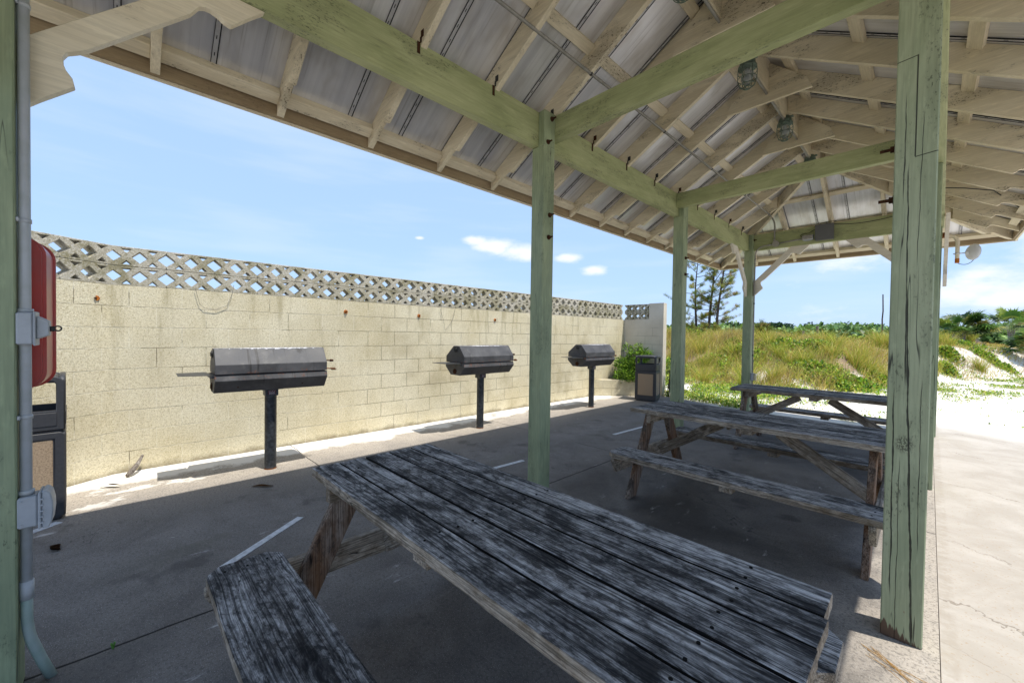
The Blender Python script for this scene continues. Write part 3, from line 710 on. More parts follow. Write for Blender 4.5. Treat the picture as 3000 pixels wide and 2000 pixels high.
# ================================================================== PAVILION
PX0, PX1 = -2.664, -2.512
PY = [(-3.25, -3.098), (0.0, .152), (3.038, 3.19), (6.30, 6.452)]
XC = -1.300; HBm, HT = 3.2665, 3.5885
PO = (XC, 1.6, 0)
pav = thing('picnic_pavilion', 'open picnic pavilion with green posts and beams under cream rafters and a metal hip roof', 'pavilion', PO)
def part(name, bm, mat, sm=False, parent=None): return obj(name, bm, mat, parent or pav, sm, off=PO)
def mir(x): return 2*XC-x
def SK(y): return .0145*y      # the right row stands slightly out of parallel
def post(side, y0, y1, split=False):
    bm = nb()
    if side == 'L': x0, x1, n0, n1 = PX0, PX1, PX1-.076, PX1
    else:
        k = SK(y0); x0, x1, n0, n1 = -.152+k, 0.0+k, -.152+k, -.010+k
    box(bm, x0, x1, y0, y1, 0, HBm-.001, .005); box(bm, n0, n1, y0+.001, y1-.001, HBm-.001, HT, .004)
    return part('post', bm, MT['green_post'])
posts = {}
for i, (a, b_) in enumerate(PY):
    for s_ in 'LR': posts[(s_, i)] = post(s_, a, b_)
posts[('R', 1)].data.materials[0] = mat_bigpost()
# long beams in three lengths each side, outer half of the post
bounds = [-3.25, .076, 3.114, 6.452]
for s_ in 'LR':
    for a, b_ in zip(bounds, bounds[1:]):
        bm = nb(); x0, x1 = (PX0+.001, PX0+.077) if s_ == 'L' else (-.056, .020)
        box(bm, x0, x1, a+.002, b_-.002, HBm, HT-.002, .004)
        if s_ == 'R':
            for v in bm.verts: v.co.x += SK(v.co.y)
        part('beam', bm, MT['green'])
# cross beams
for (y0, y1, z0, z1) in ((.153, .235, 3.36, 3.583), (2.952, 3.037, 3.37, 3.575), (6.374, 6.451, HBm, HT-.003), (-3.249, -3.172, HBm, HT-.003)):
    bm = nb(); box(bm, PX0+.078, -.078, y0, y1, z0, z1, .004); part('cross_beam', bm, MT['green'])
# ---- rafters
EX = 2.210                 # plan distance ridge -> outer fascia
ZT0 = 4.525; SLP = .583; ANG = math.atan(.583)                # underside of the sheet at the ridge
def zt(d): return ZT0-SLP*d
def zb(d): return zt(d)-.213
ER = EX-.045               # rafter tail end
def rafter_poly(d0, d1=ER, notch=True, k=1.0):
    """profile (plan distance d, z)"""
    tip = 1.845
    p = [(d0, zt(d0)-.002), (d1, zt(d1)-.002), (d1, 3.128)]
    if notch and d0 < tip-.1:
        zz = zb(tip)
        p += [(2.03, zb(2.03)+.070), (1.96, zb(1.96)+.072), (1.92, zb(1.92)+.066), (1.885, zz+.026), (1.868, zz+.007), (tip, zz)]
    else: p += []
    p += [(d0, zb(d0))]
    return p
RT = .048
def side_rafter(side, yc, d0=.02):
    bm = nb(); poly = rafter_poly(d0)
    sgn = -1 if side == 'L' else 1
    poly = [(XC+sgn*d, z) for d, z in poly]
    prism(bm, poly, yc-RT/2, yc+RT/2, 'XZ', .002, axis=0)
    part('rafter', bm, MT['cream'])
YL = [.19+.711*k for k in range(-6, 11)]
HY1, HY0 = 7.44-EX, -4.24+EX       # ridge ends (plan)
rafY = {'L': [], 'R': []}
for s_ in 'LR':
    for y in YL:
        y = y+(.08 if s_ == 'R' else 0)
        d0 = .02
        if y > HY1: d0 = (y-HY1)+.06
        if y < HY0: d0 = (HY0-y)+.06
        if d0 > ER-.15: continue
        side_rafter(s_, y, d0); rafY[s_].append(y)
def end_rafter(end, xoff, d0):
    bm = nb(); poly = rafter_poly(d0)
    y0, sg = (HY1, 1) if end else (HY0, -1)
    poly = [(y0+sg*d, z) for d, z in poly]
    prism(bm, poly, XC+xoff-RT/2, XC+xoff+RT/2, 'YZ', .002, axis=1)
    part('rafter', bm, MT['cream'])
for end in (0, 1):
    for k in range(-3, 4):
        xo = .71*k; d0 = abs(xo)+(.05 if k else .03)
        if d0 < ER-.1: end_rafter(end, xo, d0)
# hips
for sx in (-1, 1):
    for end in (0, 1):
        y0, sg = (HY1, 1) if end else (HY0, -1)
        bm = nb(); t = bmesh.new()
        D = ER+.02; pr = Vector((sx, sg, 0)).normalized(); sd = Vector((-pr.y, pr.x, 0))*RT/2*1.1
        prof = [(.03, zt(.03)-.01), (D, zt(D)-.01), (D, 3.12), (2.03, zb(2.03)+.055), (1.94, zb(1.94)+.055), (1.86, zb(1.86)-.012), (.03, zb(.03)-.015)]
        A = [t.verts.new(Vector((XC+sx*d, y0+sg*d, z))+sd) for d, z in prof]; B = [t.verts.new(Vector((XC+sx*d, y0+sg*d, z))-sd) for d, z in prof]
        t.faces.new(A); t.faces.new(B[::-1]); n = len(prof)
        for i in range(n): t.faces.new((A[i], B[i], B[(i+1) % n], A[(i+1) % n]))
        bmesh.ops.recalc_face_normals(t, faces=t.faces); bmesh.ops.triangulate(t, faces=[f for f in t.faces if len(f.verts) > 4])
        merge(bm, t, None, None, 0); part('hip_rafter', bm, MT['cream'])
# ridge board
bm = nb(); box(bm, XC-.018, XC+.018, HY0+.03, HY1-.03, 4.190, 4.515, .002); part('ridge_board', bm, MT['cream'])
# blocking: flat pieces between rafters at three lines
def block_between(side, ya, yb, d, wid=.092, thick=.038, drop=.004):
    bm = nb(); sgn = -1 if side == 'L' else 1; ang = ANG*(1 if side == 'L' else -1)
    c = Vector((XC+sgn*d, (ya+yb)/2, zt(d)-drop-thick/2/math.cos(ang)))
    mt = Matrix.Translation(c) @ Matrix.Rotation(-ang, 4, 'Y')
    box(bm, -wid/2, wid/2, -(yb-ya)/2, (yb-ya)/2, -thick/2, thick/2, .002, mt, axis=1)
    part('blocking', bm, MT['cream'])
for s_ in 'LR':
    rs = sorted(rafY[s_])
    for a, b_ in zip(rs, rs[1:]):
        y0, y1 = a+RT/2+.001, b_-RT/2-.001
        ymid = (a+b_)/2
        hip = max(0, ymid-HY1+.25, HY0-ymid+.25)
        if hip < .18 and b_ > -2.0: block_between(s_, y0, y1, .215)
        if hip < .8 and b_ > -2.0: block_between(s_, y0, y1, .828)
        if b_ > -3.0 and a < 6.0: block_between(s_, y0, y1, 1.475, .092, .04)
        block_between(s_, y0, y1, 2.112, .092, .070, .003)
def end_block(x0, x1, d):
    th = .035 if d > 2 else .019
    bm = nb(); ang = ANG
    c = Vector(((x0+x1)/2, HY1+d, zt(d)-.003-th/math.cos(ang)))
    box(bm, -(x1-x0)/2, (x1-x0)/2, -.046, .046, -th, th, .002, Matrix.Translation(c) @ Matrix.Rotation(-ang, 4, 'X'), axis=0)
    part('blocking', bm, MT['cream'])
exs = [XC+.71*k for k in range(-2, 3)]
for a, b_ in zip(exs, exs[1:]):
    if abs((a+b_)/2-XC) < .5: end_block(a+RT/2+.001, b_-RT/2-.001, .80)
    if abs((a+b_)/2-XC) < 1.2: end_block(a+RT/2+.001, b_-RT/2-.001, 1.475)
    end_block(a+RT/2+.001, b_-RT/2-.001, 2.118)
end_block(XC-2.13, exs[0]-RT/2, 2.118); end_block(exs[-1]+RT/2, XC+2.13, 2.118)
# ridge gussets on every second pair
for y in (.19-.711*2, .19+.711, .19+.711*3, .19+.711*5):
    bm = nb(); yy = y-RT/2-.001; hw = .405; hz = zb(hw)+.004
    ztp = lambda d: zb(d)+.004
    poly = [(XC-hw, hz), (XC+hw, hz), (XC+hw-.05, zb(hw-.05)+.10), (XC+.03, zt(.03)-.02), (XC-.03, zt(.03)-.02), (XC-hw+.05, zb(hw-.05)+.10)]
    prism(bm, poly, yy-.036, yy, 'XZ', .002, axis=0); part('gusset', bm, MT['cream'])
# ---- roof sheet: four slopes, each with thickness
def slope(c4, name='roof_sheet'):
    t = bmesh.new(); up = Vector((0, 0, .012))
    vs = [t.verts.new(Vector(c)) for c in c4]; us = [t.verts.new(Vector(c)+up) for c in c4]
    t.faces.new(vs); t.faces.new(us[::-1]); n = len(c4)
    for i in range(n): t.faces.new((vs[i], us[i], us[(i+1) % n], vs[(i+1) % n]))
    bmesh.ops.recalc_face_normals(t, faces=t.faces)
    bm = nb(); merge(bm, t); L = bm.verts.layers.float_vector['wc']
    for v in bm.verts:
        c = v.co
        v[L] = Vector(((c.x), (c.y), 0)) if name == 's' else Vector((c.y, c.x, 0))
    return part('roof_sheet', bm, MT['sheet'])
ex = EX+.01; ze = zt(ex)
r0, r1 = (XC, HY0, ZT0), (XC, HY1, ZT0)
cLn, cLf = (XC-ex, HY0-ex, ze), (XC-ex, HY1+ex, ze); cRn, cRf = (XC+ex, HY0-ex, ze), (XC+ex, HY1+ex, ze)
slope([r0, r1, cLf, cLn], 's'); slope([r1, r0, cRn, cRf], 's'); slope([r1, cRf, cLf], 'e'); slope([r0, cLn, cRn], 'e')
bm = nb(); box(bm, XC-.09, XC+.09, HY0-.05, HY1+.05, ZT0-.005, ZT0+.03, .01); part('ridge_cap', bm, MT['seam'])
# ---- seam battens under the sheet
SEP = .4585
def seam_piece(p0, p1, across, slots=True):
    """p0 upper, p1 lower points on the sheet underside; across = unit vector across the batten"""
    p0, p1, ac = Vector(p0), Vector(p1), Vector(across); d = (p1-p0); L = d.length; d.normalize(); nrm = ac.cross(d).normalized()
    if nrm.z > 0: nrm = -nrm
    bm = nb()
    mt = Matrix(((d.x, ac.x, nrm.x, p0.x), (d.y, ac.y, nrm.y, p0.y), (d.z, ac.z, nrm.z, p0.z), (0, 0, 0, 1)))
    box(bm, 0, L, -.013, .013, .0005, .007, 0, mt, axis=0)
    o = part('seam_batten', bm, MT['seam'])
    bm = nb()
    box(bm, 0, L, .0135, .0190, .0005, .010, 0, mt, axis=0); box(bm, 0, L, -.0155, -.0135, .0005, .009, 0, mt, axis=0)
    if slots:
        s = .06
        while s < L-.03:
            box(bm, s, s+.024, -.003, .002, .0072, .0080, 0, mt, axis=0); s += .115
    part('seam_gap', bm, MT['seamdark'], parent=o); o2 = o.children[0]
zi = Vector((0, 0, -.0005))
k = 0
for y in [-.53+SEP*k for k in range(-7, 18)]:
    for sg in (-1, 1):
        if sg == 1 and y < -.6: continue
        if sg == 1: y += .30
        d0 = max(.06, y-HY1+.05, HY0-y+.05)
        if d0 > ER-.1 or y < -4.1: continue
        seam_piece((XC+sg*d0, y, zt(d0)), (XC+sg*(ER-.01), y, zt(ER-.01)), (0, 1, 0))
for x in [XC+.23+SEP*k for k in range(-5, 5)]:
    d0 = abs(x-XC)+.05
    if d0 > ER-.15: continue
    seam_piece((x, HY1+d0, zt(d0)), (x, HY1+ER-.01, zt(ER-.01)), (1, 0, 0))
# ---- fascia: inner board between tails + outer board hanging lower + drip edge
def fasc(a, b_, n):
    a, b_, n = Vector(a), Vector(b_), Vector(n)
    L = (b_-a).length; d = (b_-a).normalized()
    mt = Matrix(((d.x, n.x, 0, a.x), (d.y, n.y, 0, a.y), (0, 0, 1, 0), (0, 0, 0, 1)))
    bm = nb(); box(bm, -.0, L, -.0445, -.020, 3.122, zt(EX)-.003, .002, mt, axis=0); part('fascia', bm, MT['stain_shade'])
    bm = nb(); box(bm, -.02, L+.02, -.0195, .004, 3.108, zt(EX)-.004, .002, mt, axis=0); part('drip_edge', bm, MT['cream_clean'])
eL, eR, eN, eF = XC-EX, XC+EX, HY0-EX, HY1+EX
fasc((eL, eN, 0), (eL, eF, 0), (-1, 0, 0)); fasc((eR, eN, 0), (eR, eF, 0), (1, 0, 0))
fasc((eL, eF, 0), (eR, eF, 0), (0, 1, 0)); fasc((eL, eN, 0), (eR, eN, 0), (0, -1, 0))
# ---- scrolled braces
BR = [(0, .63), (0, .93), (.06, .868), (.165, .768), (.158, .735), (.138, .705), (.128, .675), (.128, .648), (.142, .622), (.165, .608), (.20, .585)]
BR = BR+[(v, u) for u, v in BR[::-1]]
def brace(corner, du, thick_dir, tk=.042, k=1.0):
    """corner = (post face, beam bottom); du = horizontal direction away from the post"""
    c, du, td = Vector(corner), Vector(du), Vector(thick_dir)
    bm = nb()
    mt = Matrix(((du.x, 0, td.x, c.x), (du.y, 0, td.y, c.y), (0, -1, 0, c.z), (0, 0, 0, 1)))
    if corner[1] < -1: k = .935
    prism(bm, [(u*k, v*k) for u, v in BR], -tk/2, tk/2, 'XY', .002, mt, axis=0)
    part('brace', bm, MT['cream_clean'] if c.y < -1 else MT['white_trim'])
for s_, xm in (('L', PX0+.045), ('R', .045)):
    k0, k1 = (0, 0) if s_ == 'L' else (SK(-3), SK(6.0))
    brace((xm+k0, PY[0][1]+.001, HBm-.001), (0, 1, 0), (1, 0, 0)); brace((xm+k1, PY[3][0]-.001, HBm-.001), (0, -1, 0), (1, 0, 0))
for ymid in (6.41, -3.21):
    brace((PX1+.001, ymid, HBm-.001), (1, 0, 0), (0, 1, 0)); brace((-.153, ymid, HBm-.001), (-1, 0, 0), (0, 1, 0))
# ---- hurricane straps on the left beam (dark upper leg, rusty lower leg)
for i, y in enumerate(rafY['L']):
    if y < -1.4 or y > 6.1: continue
    yc = y+RT/2
    bm = nb(); xf = PX0+.078
    box(bm, xf, xf+.003, y-RT/2-.030, y-RT/2-.006, HT-.085, HT-.002, 0); o = part('strap', bm, MT['rustdark'])
    bm = nb(); box(bm, xf+.004, xf+.040, y-RT/2-.004, y-RT/2-.001, HT+.028, HT+.078, 0); box(bm, xf+.001, xf+.012, y-RT/2-.008, y-RT/2-.001, HT-.004, HT+.034, 0)
    part('strap_leg', bm, MT['strap'] if i % 3 else MT['rustdark'], parent=o)
# ---- bolts
def bolt(p, d, r=.011, L=.05):
    p, d = Vector(p), Vector(d); bm = nb()
    cyl(bm, p, p+d*.005, r*2.1, None, 14); cyl(bm, p+d*.005, p+d*.02, r*1.5, None, 6); cyl(bm, p+d*.02, p+d*L, r*.75, None, 8)
    part('bolt', bm, MT['rustdark'])
for a in [(PX1, .05, 3.30), (PX1, .10, 3.53), (PX1, .09, 2.63), (PX1, .08, 2.42), (PX1, 3.10, 3.42), (PX1, 3.12, 2.66), (PX1, 3.12, 2.42), (PX1, 6.37, 3.48)]:
    bolt(a, (1, 0, 0))
for a in [(-.153, .10, 2.49), (-.153, .09, 2.225)]: bolt(a, (-1, 0, 0), .011, .06)
# wire running under the rafters at the far end
bm = nb(); tube(bm, bez((-1.35, 6.33, 3.60), (-.9, 6.31, 3.42), (-.16, 6.33, 3.60), 14), .006, 6)
tag(obj('black_cable', bm, MT['wire']), 'black cable sagging across the far green beam from the grey box', 'cable')
bm = nb(); tube(bm, [(.05, 4.9, 3.50), (.25, 4.95, 3.46), (.5, 5.0, 3.38), (.8, 5.9, 3.30), (.95, 6.6, 3.22), (1.0, 6.9, 3.14)], .006, 6)
tag(obj('black_cable', bm, MT['wire']), 'thin black cable strung along the rafter tails on the right side', 'cable')

# ================================================================== FITTINGS ON THE PAVILION
# caged jar lights below the ridge
def jar_light(y, label):
    t = thing('jar_light', label, 'light', (XC, y, 4.235), 0, 'caged jar lights along the ridge')
    bm = nb(); cyl(bm, (0, 0, 0), (0, 0, -.035), .045, .05, 20); cyl(bm, (0, 0, -.035), (0, 0, -.085), .066, .074, 24); cyl(bm, (0, 0, -.085), (0, 0, -.100), .082, .082, 24)
    cyl(bm, (.04, 0, -.02), (.085, 0, -.02), .014, None, 10)
    obj('base', bm, MT['cage'], t, True)
    bm = nb(); tt = bmesh.new(); bmesh.ops.create_uvsphere(tt, u_segments=20, v_segments=12, radius=1)
    for v in tt.verts:
        v.co = Vector((v.co.x*.055, v.co.y*.055, -.175+v.co.z*(.095 if v.co.z < 0 else .075)))
    merge(bm, tt); obj('globe', bm, MT['glass'], t, True)
    bm = nb(); tt = bmesh.new(); bmesh.ops.create_uvsphere(tt, u_segments=14, v_segments=10, radius=.028)
    bmesh.ops.translate(tt, verts=tt.verts, vec=(0, 0, -.19)); merge(bm, tt); cyl(bm, (0, 0, -.10), (0, 0, -.165), .014, .018, 12)
    obj('bulb', bm, MT['white'], t, True)
    bm = nb()
    for k in range(6):
        a = k*math.pi/3+.3; c, s_ = math.cos(a), math.sin(a)
        tube(bm, [(c*.079, s_*.079, -.095), (c*.083, s_*.083, -.15), (c*.081, s_*.081, -.21), (c*.066, s_*.066, -.262), (c*.032, s_*.032, -.292), (0, 0, -.300)], .0038, 6)
    for z, r in ((-.135, .084), (-.20, .083), (-.262, .067), (-.288, .036)):
        tube(bm, [(math.cos(a)*r, math.sin(a)*r, z) for a in [2*math.pi*i/20 for i in range(21)]], .0036, 6, closed_caps=False)
    obj('cage', bm, MT['cage'], t, True)
for y, lb in ((.127, 'nearest caged jar light under the ridge, cut by the top edge of the picture'), (1.60, 'caged jar light hanging just below the nearest green cross beam'),
              (3.07, 'caged jar light third from the front under the ridge, between the two cross beams'), (4.56, 'farthest caged jar light, half hidden above the second green cross beam')):
    jar_light(y, lb)
def conduit(pts, r, label, mat='conduit', cl=(), name='conduit', couplings=()):
    bm = nb(); tube(bm, pts, r, 12)
    for p0, p1 in couplings: cyl(bm, p0, p1, r*1.35, None, 14)
    o = obj(name, bm, MT[mat], None, True); tag(o, label, 'conduit')
    return o
c = conduit([(XC, -2.0, 4.172), (XC, 4.56, 4.172)], .013, 'straight grey conduit running under the ridge board between the caged lights')
def clamp(parent, p, axis):
    bm = nb(); p = Vector(p); ax = Vector(axis).normalized()
    cyl(bm, p-ax*.008, p+ax*.008, .0185, None, 14); box(bm, p.x-.028, p.x+.028, p.y-.008, p.y+.008, p.z+.010, p.z+.016)
    obj('clamp', bm, MT['strap'], parent)
cz, cx = 3.828, -2.142
pts = [(cx, -4.2, cz), (cx, 5.92, cz)]+bez((cx, 5.92, cz), (cx, 6.30, cz-.02), (cx-.01, 6.352, 3.70), 6)[1:]+[(cx-.01, 6.352, 3.40)]
c = conduit(pts, .0135, 'long grey conduit strapped beneath the left rafters and bending down to the far beam', couplings=[((cx, .55, cz), (cx, .61, cz)), ((cx-.01, 6.352, 3.46), (cx-.01, 6.352, 3.40))])
for y in (-1.94, .19, 1.61, 3.03, 4.46, 5.88): clamp(c, (cx, y, cz), (0, 1, 0))
jx, jy, jz = -2.125, 6.348, 3.345
bm = nb(); cyl(bm, (jx, 6.373, jz), (jx, 6.325, jz), .056, .056, 24); cyl(bm, (jx, 6.325, jz), (jx, 6.320, jz), .060, .057, 24)
tag(obj('junction_box', bm, MT['conduit'], None, False), 'round grey junction box on the far green beam', 'junction box')
c = conduit([(jx+.05, jy, jz+.005), (-1.68, jy, 3.375)], .0125, 'short horizontal grey conduit between the round junction box and the floodlight on the far beam')
c = conduit([(jx-.05, jy, jz-.005), (-2.30, jy, jz-.01)]+bez((-2.30, jy, jz-.01), (-2.475, jy, jz-.015), (-2.477, jy, jz-.20), 8)[1:]+[(-2.480, 6.36, 2.2), (-2.486, 6.39, .10)], .0125,
            'grey conduit curving from the junction box and down the far corner post', couplings=[((-2.28, jy, jz-.009), (-2.22, jy, jz-.007)), ((-2.477, jy, 3.10), (-2.477, jy, 3.05))])
for z in (3.0, 2.2, 1.15): 
    bm = nb(); cyl(bm, (-2.481, 6.365, z-.01), (-2.481, 6.365, z+.01), .018, None, 12); obj('clamp', bm, MT['strap'], c)
bm = nb(); box(bm, -2.511, -2.452, 6.335, 6.40, .64, .79, .006); o = obj('outlet_box', bm, MT['ebox'])
bm = nb(); box(bm, -2.451, -2.410, 6.335, 6.40, .645, .785, .008); obj('cover', bm, simple('yellowed_cover', (.55, .48, .30), .5), o)
tag(o, 'small grey outlet box with yellowed cover low on the far corner post', 'outlet')
bm = nb(); box(bm, -1.497, -1.236, 6.292, 6.373, 3.303, 3.578, .004); o = obj('junction_cabinet', bm, MT['eboxdark'])
bm = nb(); box(bm, -1.502, -1.231, 6.286, 6.2915, 3.298, 3.583, .002); obj('lid', bm, MT['eboxdark'], o)
tag(o, 'square dark grey electrical cabinet in the middle of the far beam', 'electrical box')
bm = nb(); box(bm, -1.70, -1.53, 6.305, 6.372, 3.335, 3.43, .018, seg=3); box(bm, -1.665, -1.565, 6.32, 6.37, 3.325, 3.334, .002)
o = obj('floodlight', bm, MT['ebox'], None)
bm = nb(); prism(bm, [(6.304, 3.342), (6.304, 3.424), (6.285, 3.410), (6.285, 3.352)], -1.692, -1.538, 'YZ', .003); obj('lens', bm, MT['conduit'], o)
tag(o, 'small grey box shaped floodlight beside the dark cabinet on the far beam', 'light')
bm = nb(); tube(bm, bez((-1.70, 6.33, 3.40), (-1.78, 6.33, 3.47), (-1.60, 6.33, 3.46), 8)+[Vector((-1.50, 6.33, 3.52))], .005, 6); tube(bm, bez((-1.46, 6.33, 3.585), (-1.40, 6.33, 3.63), (-1.20, 6.33, 3.61), 8), .005, 6)
tag(obj('black_cable', bm, MT['wire']), 'short black cable looping between the floodlight and the dark cabinet', 'cable')

# ---- near left post: conduit with switch box and outlet, red cabinet behind
bm = nb(); pc = (-2.553, -3.079)
tube(bm, [(pc[0], pc[1], z) for z in (3.2, .40)], .0175, 16); cyl(bm, (pc[0], pc[1], .46), (pc[0], pc[1], .385), .021, .021, 16)
for z in (2.79, 1.93, 1.135):
    cyl(bm, (pc[0], pc[1], z-.008), (pc[0], pc[1], z+.008), .0205, None, 16); box(bm, pc[0]-.035, pc[0]+.035, -3.097, -3.090, z-.008, z+.008)
cyl(bm, (pc[0], pc[1], 1.575), (pc[0], pc[1], 1.56), .024, .024, 16); cyl(bm, (pc[0], pc[1], .835), (pc[0], pc[1], .818), .024, .024, 16)
o = obj('conduit_riser', bm, MT['conduit_pvc'], None, True); tag(o, 'grey conduit climbing the nearest left post through a switch box and an outlet', 'conduit')
bm = nb(); tube(bm, [(pc[0], pc[1], .40), (pc[0], pc[1], .31)]+bez((pc[0], pc[1], .31), (pc[0], pc[1]+.003, .23), (pc[0]-.006, pc[1]+.018, .18), 6)[1:]+[(-2.575, -3.04, .09), (-2.60, -3.015, -.01)], .0175, 16)
obj('offset_bend', bm, MT['conduit_green'], o, True)
bm = nb(); box(bm, -2.60, -2.50, -3.097, -3.052, 1.430, 1.560, .006); box(bm, -2.603, -2.497, -3.0515, -3.046, 1.426, 1.564, .002)
o = obj('switch_box', bm, MT['ebox']); tag(o, 'grey switch box with a padlock lug halfway up the nearest left post', 'switch box')
bm = nb(); prism(bm, [(-3.0455, 1.452), (-3.0455, 1.548), (-3.012, 1.527), (-3.012, 1.468)], -2.585, -2.515, 'YZ', .003); obj('switch_cover', bm, MT['ebox'], o)
bm = nb(); box(bm, -2.560, -2.540, -3.0115, -2.999, 1.484, 1.506, .002); tube(bm, [(-2.55, -2.990+.010*math.cos(a), 1.497+.010*math.sin(a)) for a in [2*math.pi*i/14 for i in range(15)]], .003, 6, closed_caps=False)
obj('padlock_lug', bm, MT['strap'], o)
bm = nb(); box(bm, -2.598, -2.505, -3.0975, -3.043, .690, .815, .006)
for z in (.705, .80): cyl(bm, (-2.508, -3.088, z), (-2.500, -3.088, z), .0045, None, 8)
o = obj('outlet_box', bm, MT['ebox']); tag(o, 'grey outlet box with a bulging weatherproof cover low on the nearest left post', 'outlet')
bm = nb()
box(bm, -2.602, -2.500, -3.0425, -3.034, .678, .828, .003)
prism(bm, [(-3.0335, .680), (-3.0335, .830), (-3.020, .832), (-3.008, .815), (-3.002, .78), (-3.001, .745), (-3.005, .70), (-3.014, .676)], -2.597, -2.505, 'YZ', .004)
for i in range(5): box(bm, -2.600, -2.499, -3.040, -3.028, .70+i*.024, .706+i*.024)
obj('bubble_cover', bm, MT['ebox'], o)
# red cabinet on the far side of the post
bm = nb()
def rrect(cx_, cz_, w_, h_, r, n=7):
    P = []
    for sx, sz, a0 in ((1, 1, 0), (-1, 1, 90), (-1, -1, 180), (1, -1, 270)):
        for i in range(n+1):
            a = R_(a0+90*i/n); P.append((cx_+sx*(w_/2-r)+r*math.cos(a), cz_+sz*(h_/2-r)+r*math.sin(a)))
    return P
prism(bm, rrect(-3.17, 1.56, .268, .66, .075), -2.90, -2.7, 'YZ', .0)
prism(bm, rrect(-3.17, 1.56, .245, .64, .066), -2.699, -2.672, 'YZ', .0)
prism(bm, rrect(-3.17, 1.56, .285, .68, .08), -2.925, -2.901, 'YZ', .006)
tag(obj('fire_extinguisher_cabinet', bm, MT['red'], None), 'faded red rounded extinguisher cabinet mounted behind the nearest left post', 'cabinet')
# antenna dish on the far right corner
ax_ = -.0+SK(6.4)
t = thing('antenna', 'small white dish antenna on a bent cream pipe at the far right corner post', 'antenna', (ax_, 6.38, 3.12))
bm = nb(); tube(bm, [(0, 0, .02), (.06, 0, .015)]+bez((.06, 0, .015), (.155, 0, -.01), (.163, 0, -.12), 8)[1:]+[(.163, 0, -.42)], .024, 14)
obj('pipe', bm, MT['cream_clean'], t, True)
bm = nb(); cyl(bm, (-.005, 0, .02), (.03, 0, .017), .045, .04, 16); obj('rusty_flange', bm, MT['rust'], t)
bm = nb(); cyl(bm, (.163, 0, -.36), (.163, 0, -.425), .0255, .0255, 14); obj('rusty_tip', bm, MT['rustorange'], t)
bm = nb(); cyl(bm, (.12, 0, -.285), (.25, -.02, -.285), .008, None, 8); cyl(bm, (.163, 0, -.295), (.163, 0, -.275), .031, None, 14)
cyl(bm, (.245, -.02, -.285), (.285, -.028, -.285), .03, .042, 16); obj('mount', bm, MT['whiteplastic'], t, True)
bm = nb(); tt = bmesh.new(); bmesh.ops.create_uvsphere(tt, u_segments=26, v_segments=16, radius=1)
bmesh.ops.bisect_plane(tt, geom=tt.verts[:]+tt.edges[:]+tt.faces[:], plane_co=(0, 0, .0), plane_no=(0, 0, 1), clear_outer=True)
for v in tt.verts: v.co = Vector((v.co.x*.118, v.co.y*.118, v.co.z*.055))
es = [e for e in tt.edges if e.is_boundary]; bmesh.ops.edgeloop_fill(tt, edges=es)
dv = Vector((.80, .60, .0)).normalized()
merge(bm, tt, Matrix.Translation((.325, -.035, -.285)) @ dv.to_track_quat('Z', 'Y').to_matrix().to_4x4()); obj('dish', bm, MT['whiteplastic'], t, True)
bm = nb(); tube(bm, bez((.17, 0, -.43), (.27, 0, -.50), (.33, -.03, -.395), 10), .004, 6); obj('lead', bm, MT['wire'], t)

# ================================================================== PICNIC TABLES
TH = .80
def plank(name, L, W, T, parent, loc, rot=None, mats=('top', 'side', 'gapedge'), inner=0, bev=.006, clip=0, rough=.0015, seed=None):
    """long in x; top faces use the mildewed wood, edges the browner one"""
    t = bmesh.new(); nxs = max(2, int(L/.05)); nys = max(2, int(W/.035))
    pts = []
    bmesh.ops.create_cube(t, size=1.0)
    for v in t.verts: v.co = Vector((v.co.x*L, v.co.y*W, v.co.z*T))
    if clip:
        t.free(); t = bmesh.new()
        P = [(-L/2, -W/2+clip*.95), (-L/2+clip*1.0, -W/2), (L/2-clip*1.0, -W/2), (L/2, -W/2+clip*.95), (L/2, W/2-clip*.95), (L/2-clip*1.0, W/2), (-L/2+clip*1.0, W/2), (-L/2, W/2-clip*.95)]
        A = [t.verts.new((u, v, -T/2)) for u, v in P]; B = [t.verts.new((u, v, T/2)) for u, v in P]
        t.faces.new(A[::-1]); t.faces.new(B)
        for i in range(8): t.faces.new((A[i], A[(i+1) % 8], B[(i+1) % 8], B[i]))
        bmesh.ops.recalc_face_normals(t, faces=t.faces)
    bmesh.ops.bevel(t, geom=list(t.edges), offset=bev, segments=2, affect='EDGES', profile=.6)
    # cut into strips so that edges can wander a little like worn boards
    for k in range(1, int(L/.07)):
        x = -L/2+k*L/int(L/.07)
        bmesh.ops.bisect_plane(t, geom=t.verts[:]+t.edges[:]+t.faces[:], plane_co=(x, 0, 0), plane_no=(1, 0, 0))
    sd = random.uniform(0, 90)
    for v in t.verts:
        n = mnoise.noise(Vector((v.co.x*9+sd, v.co.y*4, v.co.z*9))); n2 = mnoise.noise(Vector((v.co.x*24+sd, v.co.y*9, 5)))
        v.co.y += (n*1.3+n2*.7)*rough*(1 if abs(v.co.y) > W*.3 else .2); v.co.z += n2*rough*.8
        if abs(v.co.x) > L/2-.02: v.co.x += n2*rough*2.2
    for f in t.faces:
        f.material_index = 0 if f.normal.z > .5 else 1
        f.smooth = False
    bm = nb(); merge(bm, t, None, seed)
    # restore slots after merge
    o = obj(name, bm, [MT[k_] for k_ in mats], parent)
    for p in o.data.polygons:
        p.material_index = 0 if p.normal.z > .5 else 1
        if p.normal.y > .5 and inner & 1: p.material_index = 2
        if p.normal.y < -.5 and inner & 2: p.material_index = 2
    o.location = loc
    if rot: o.rotation_euler = rot
    return o
nbm = nb(); cyl(nbm, (0, 0, -.002), (0, 0, .0012), .005, None, 8)
nail_me = bpy.data.meshes.new('nail'); nbm.to_mesh(nail_me); nbm.free(); nail_me.materials.append(MT['gapedge'])
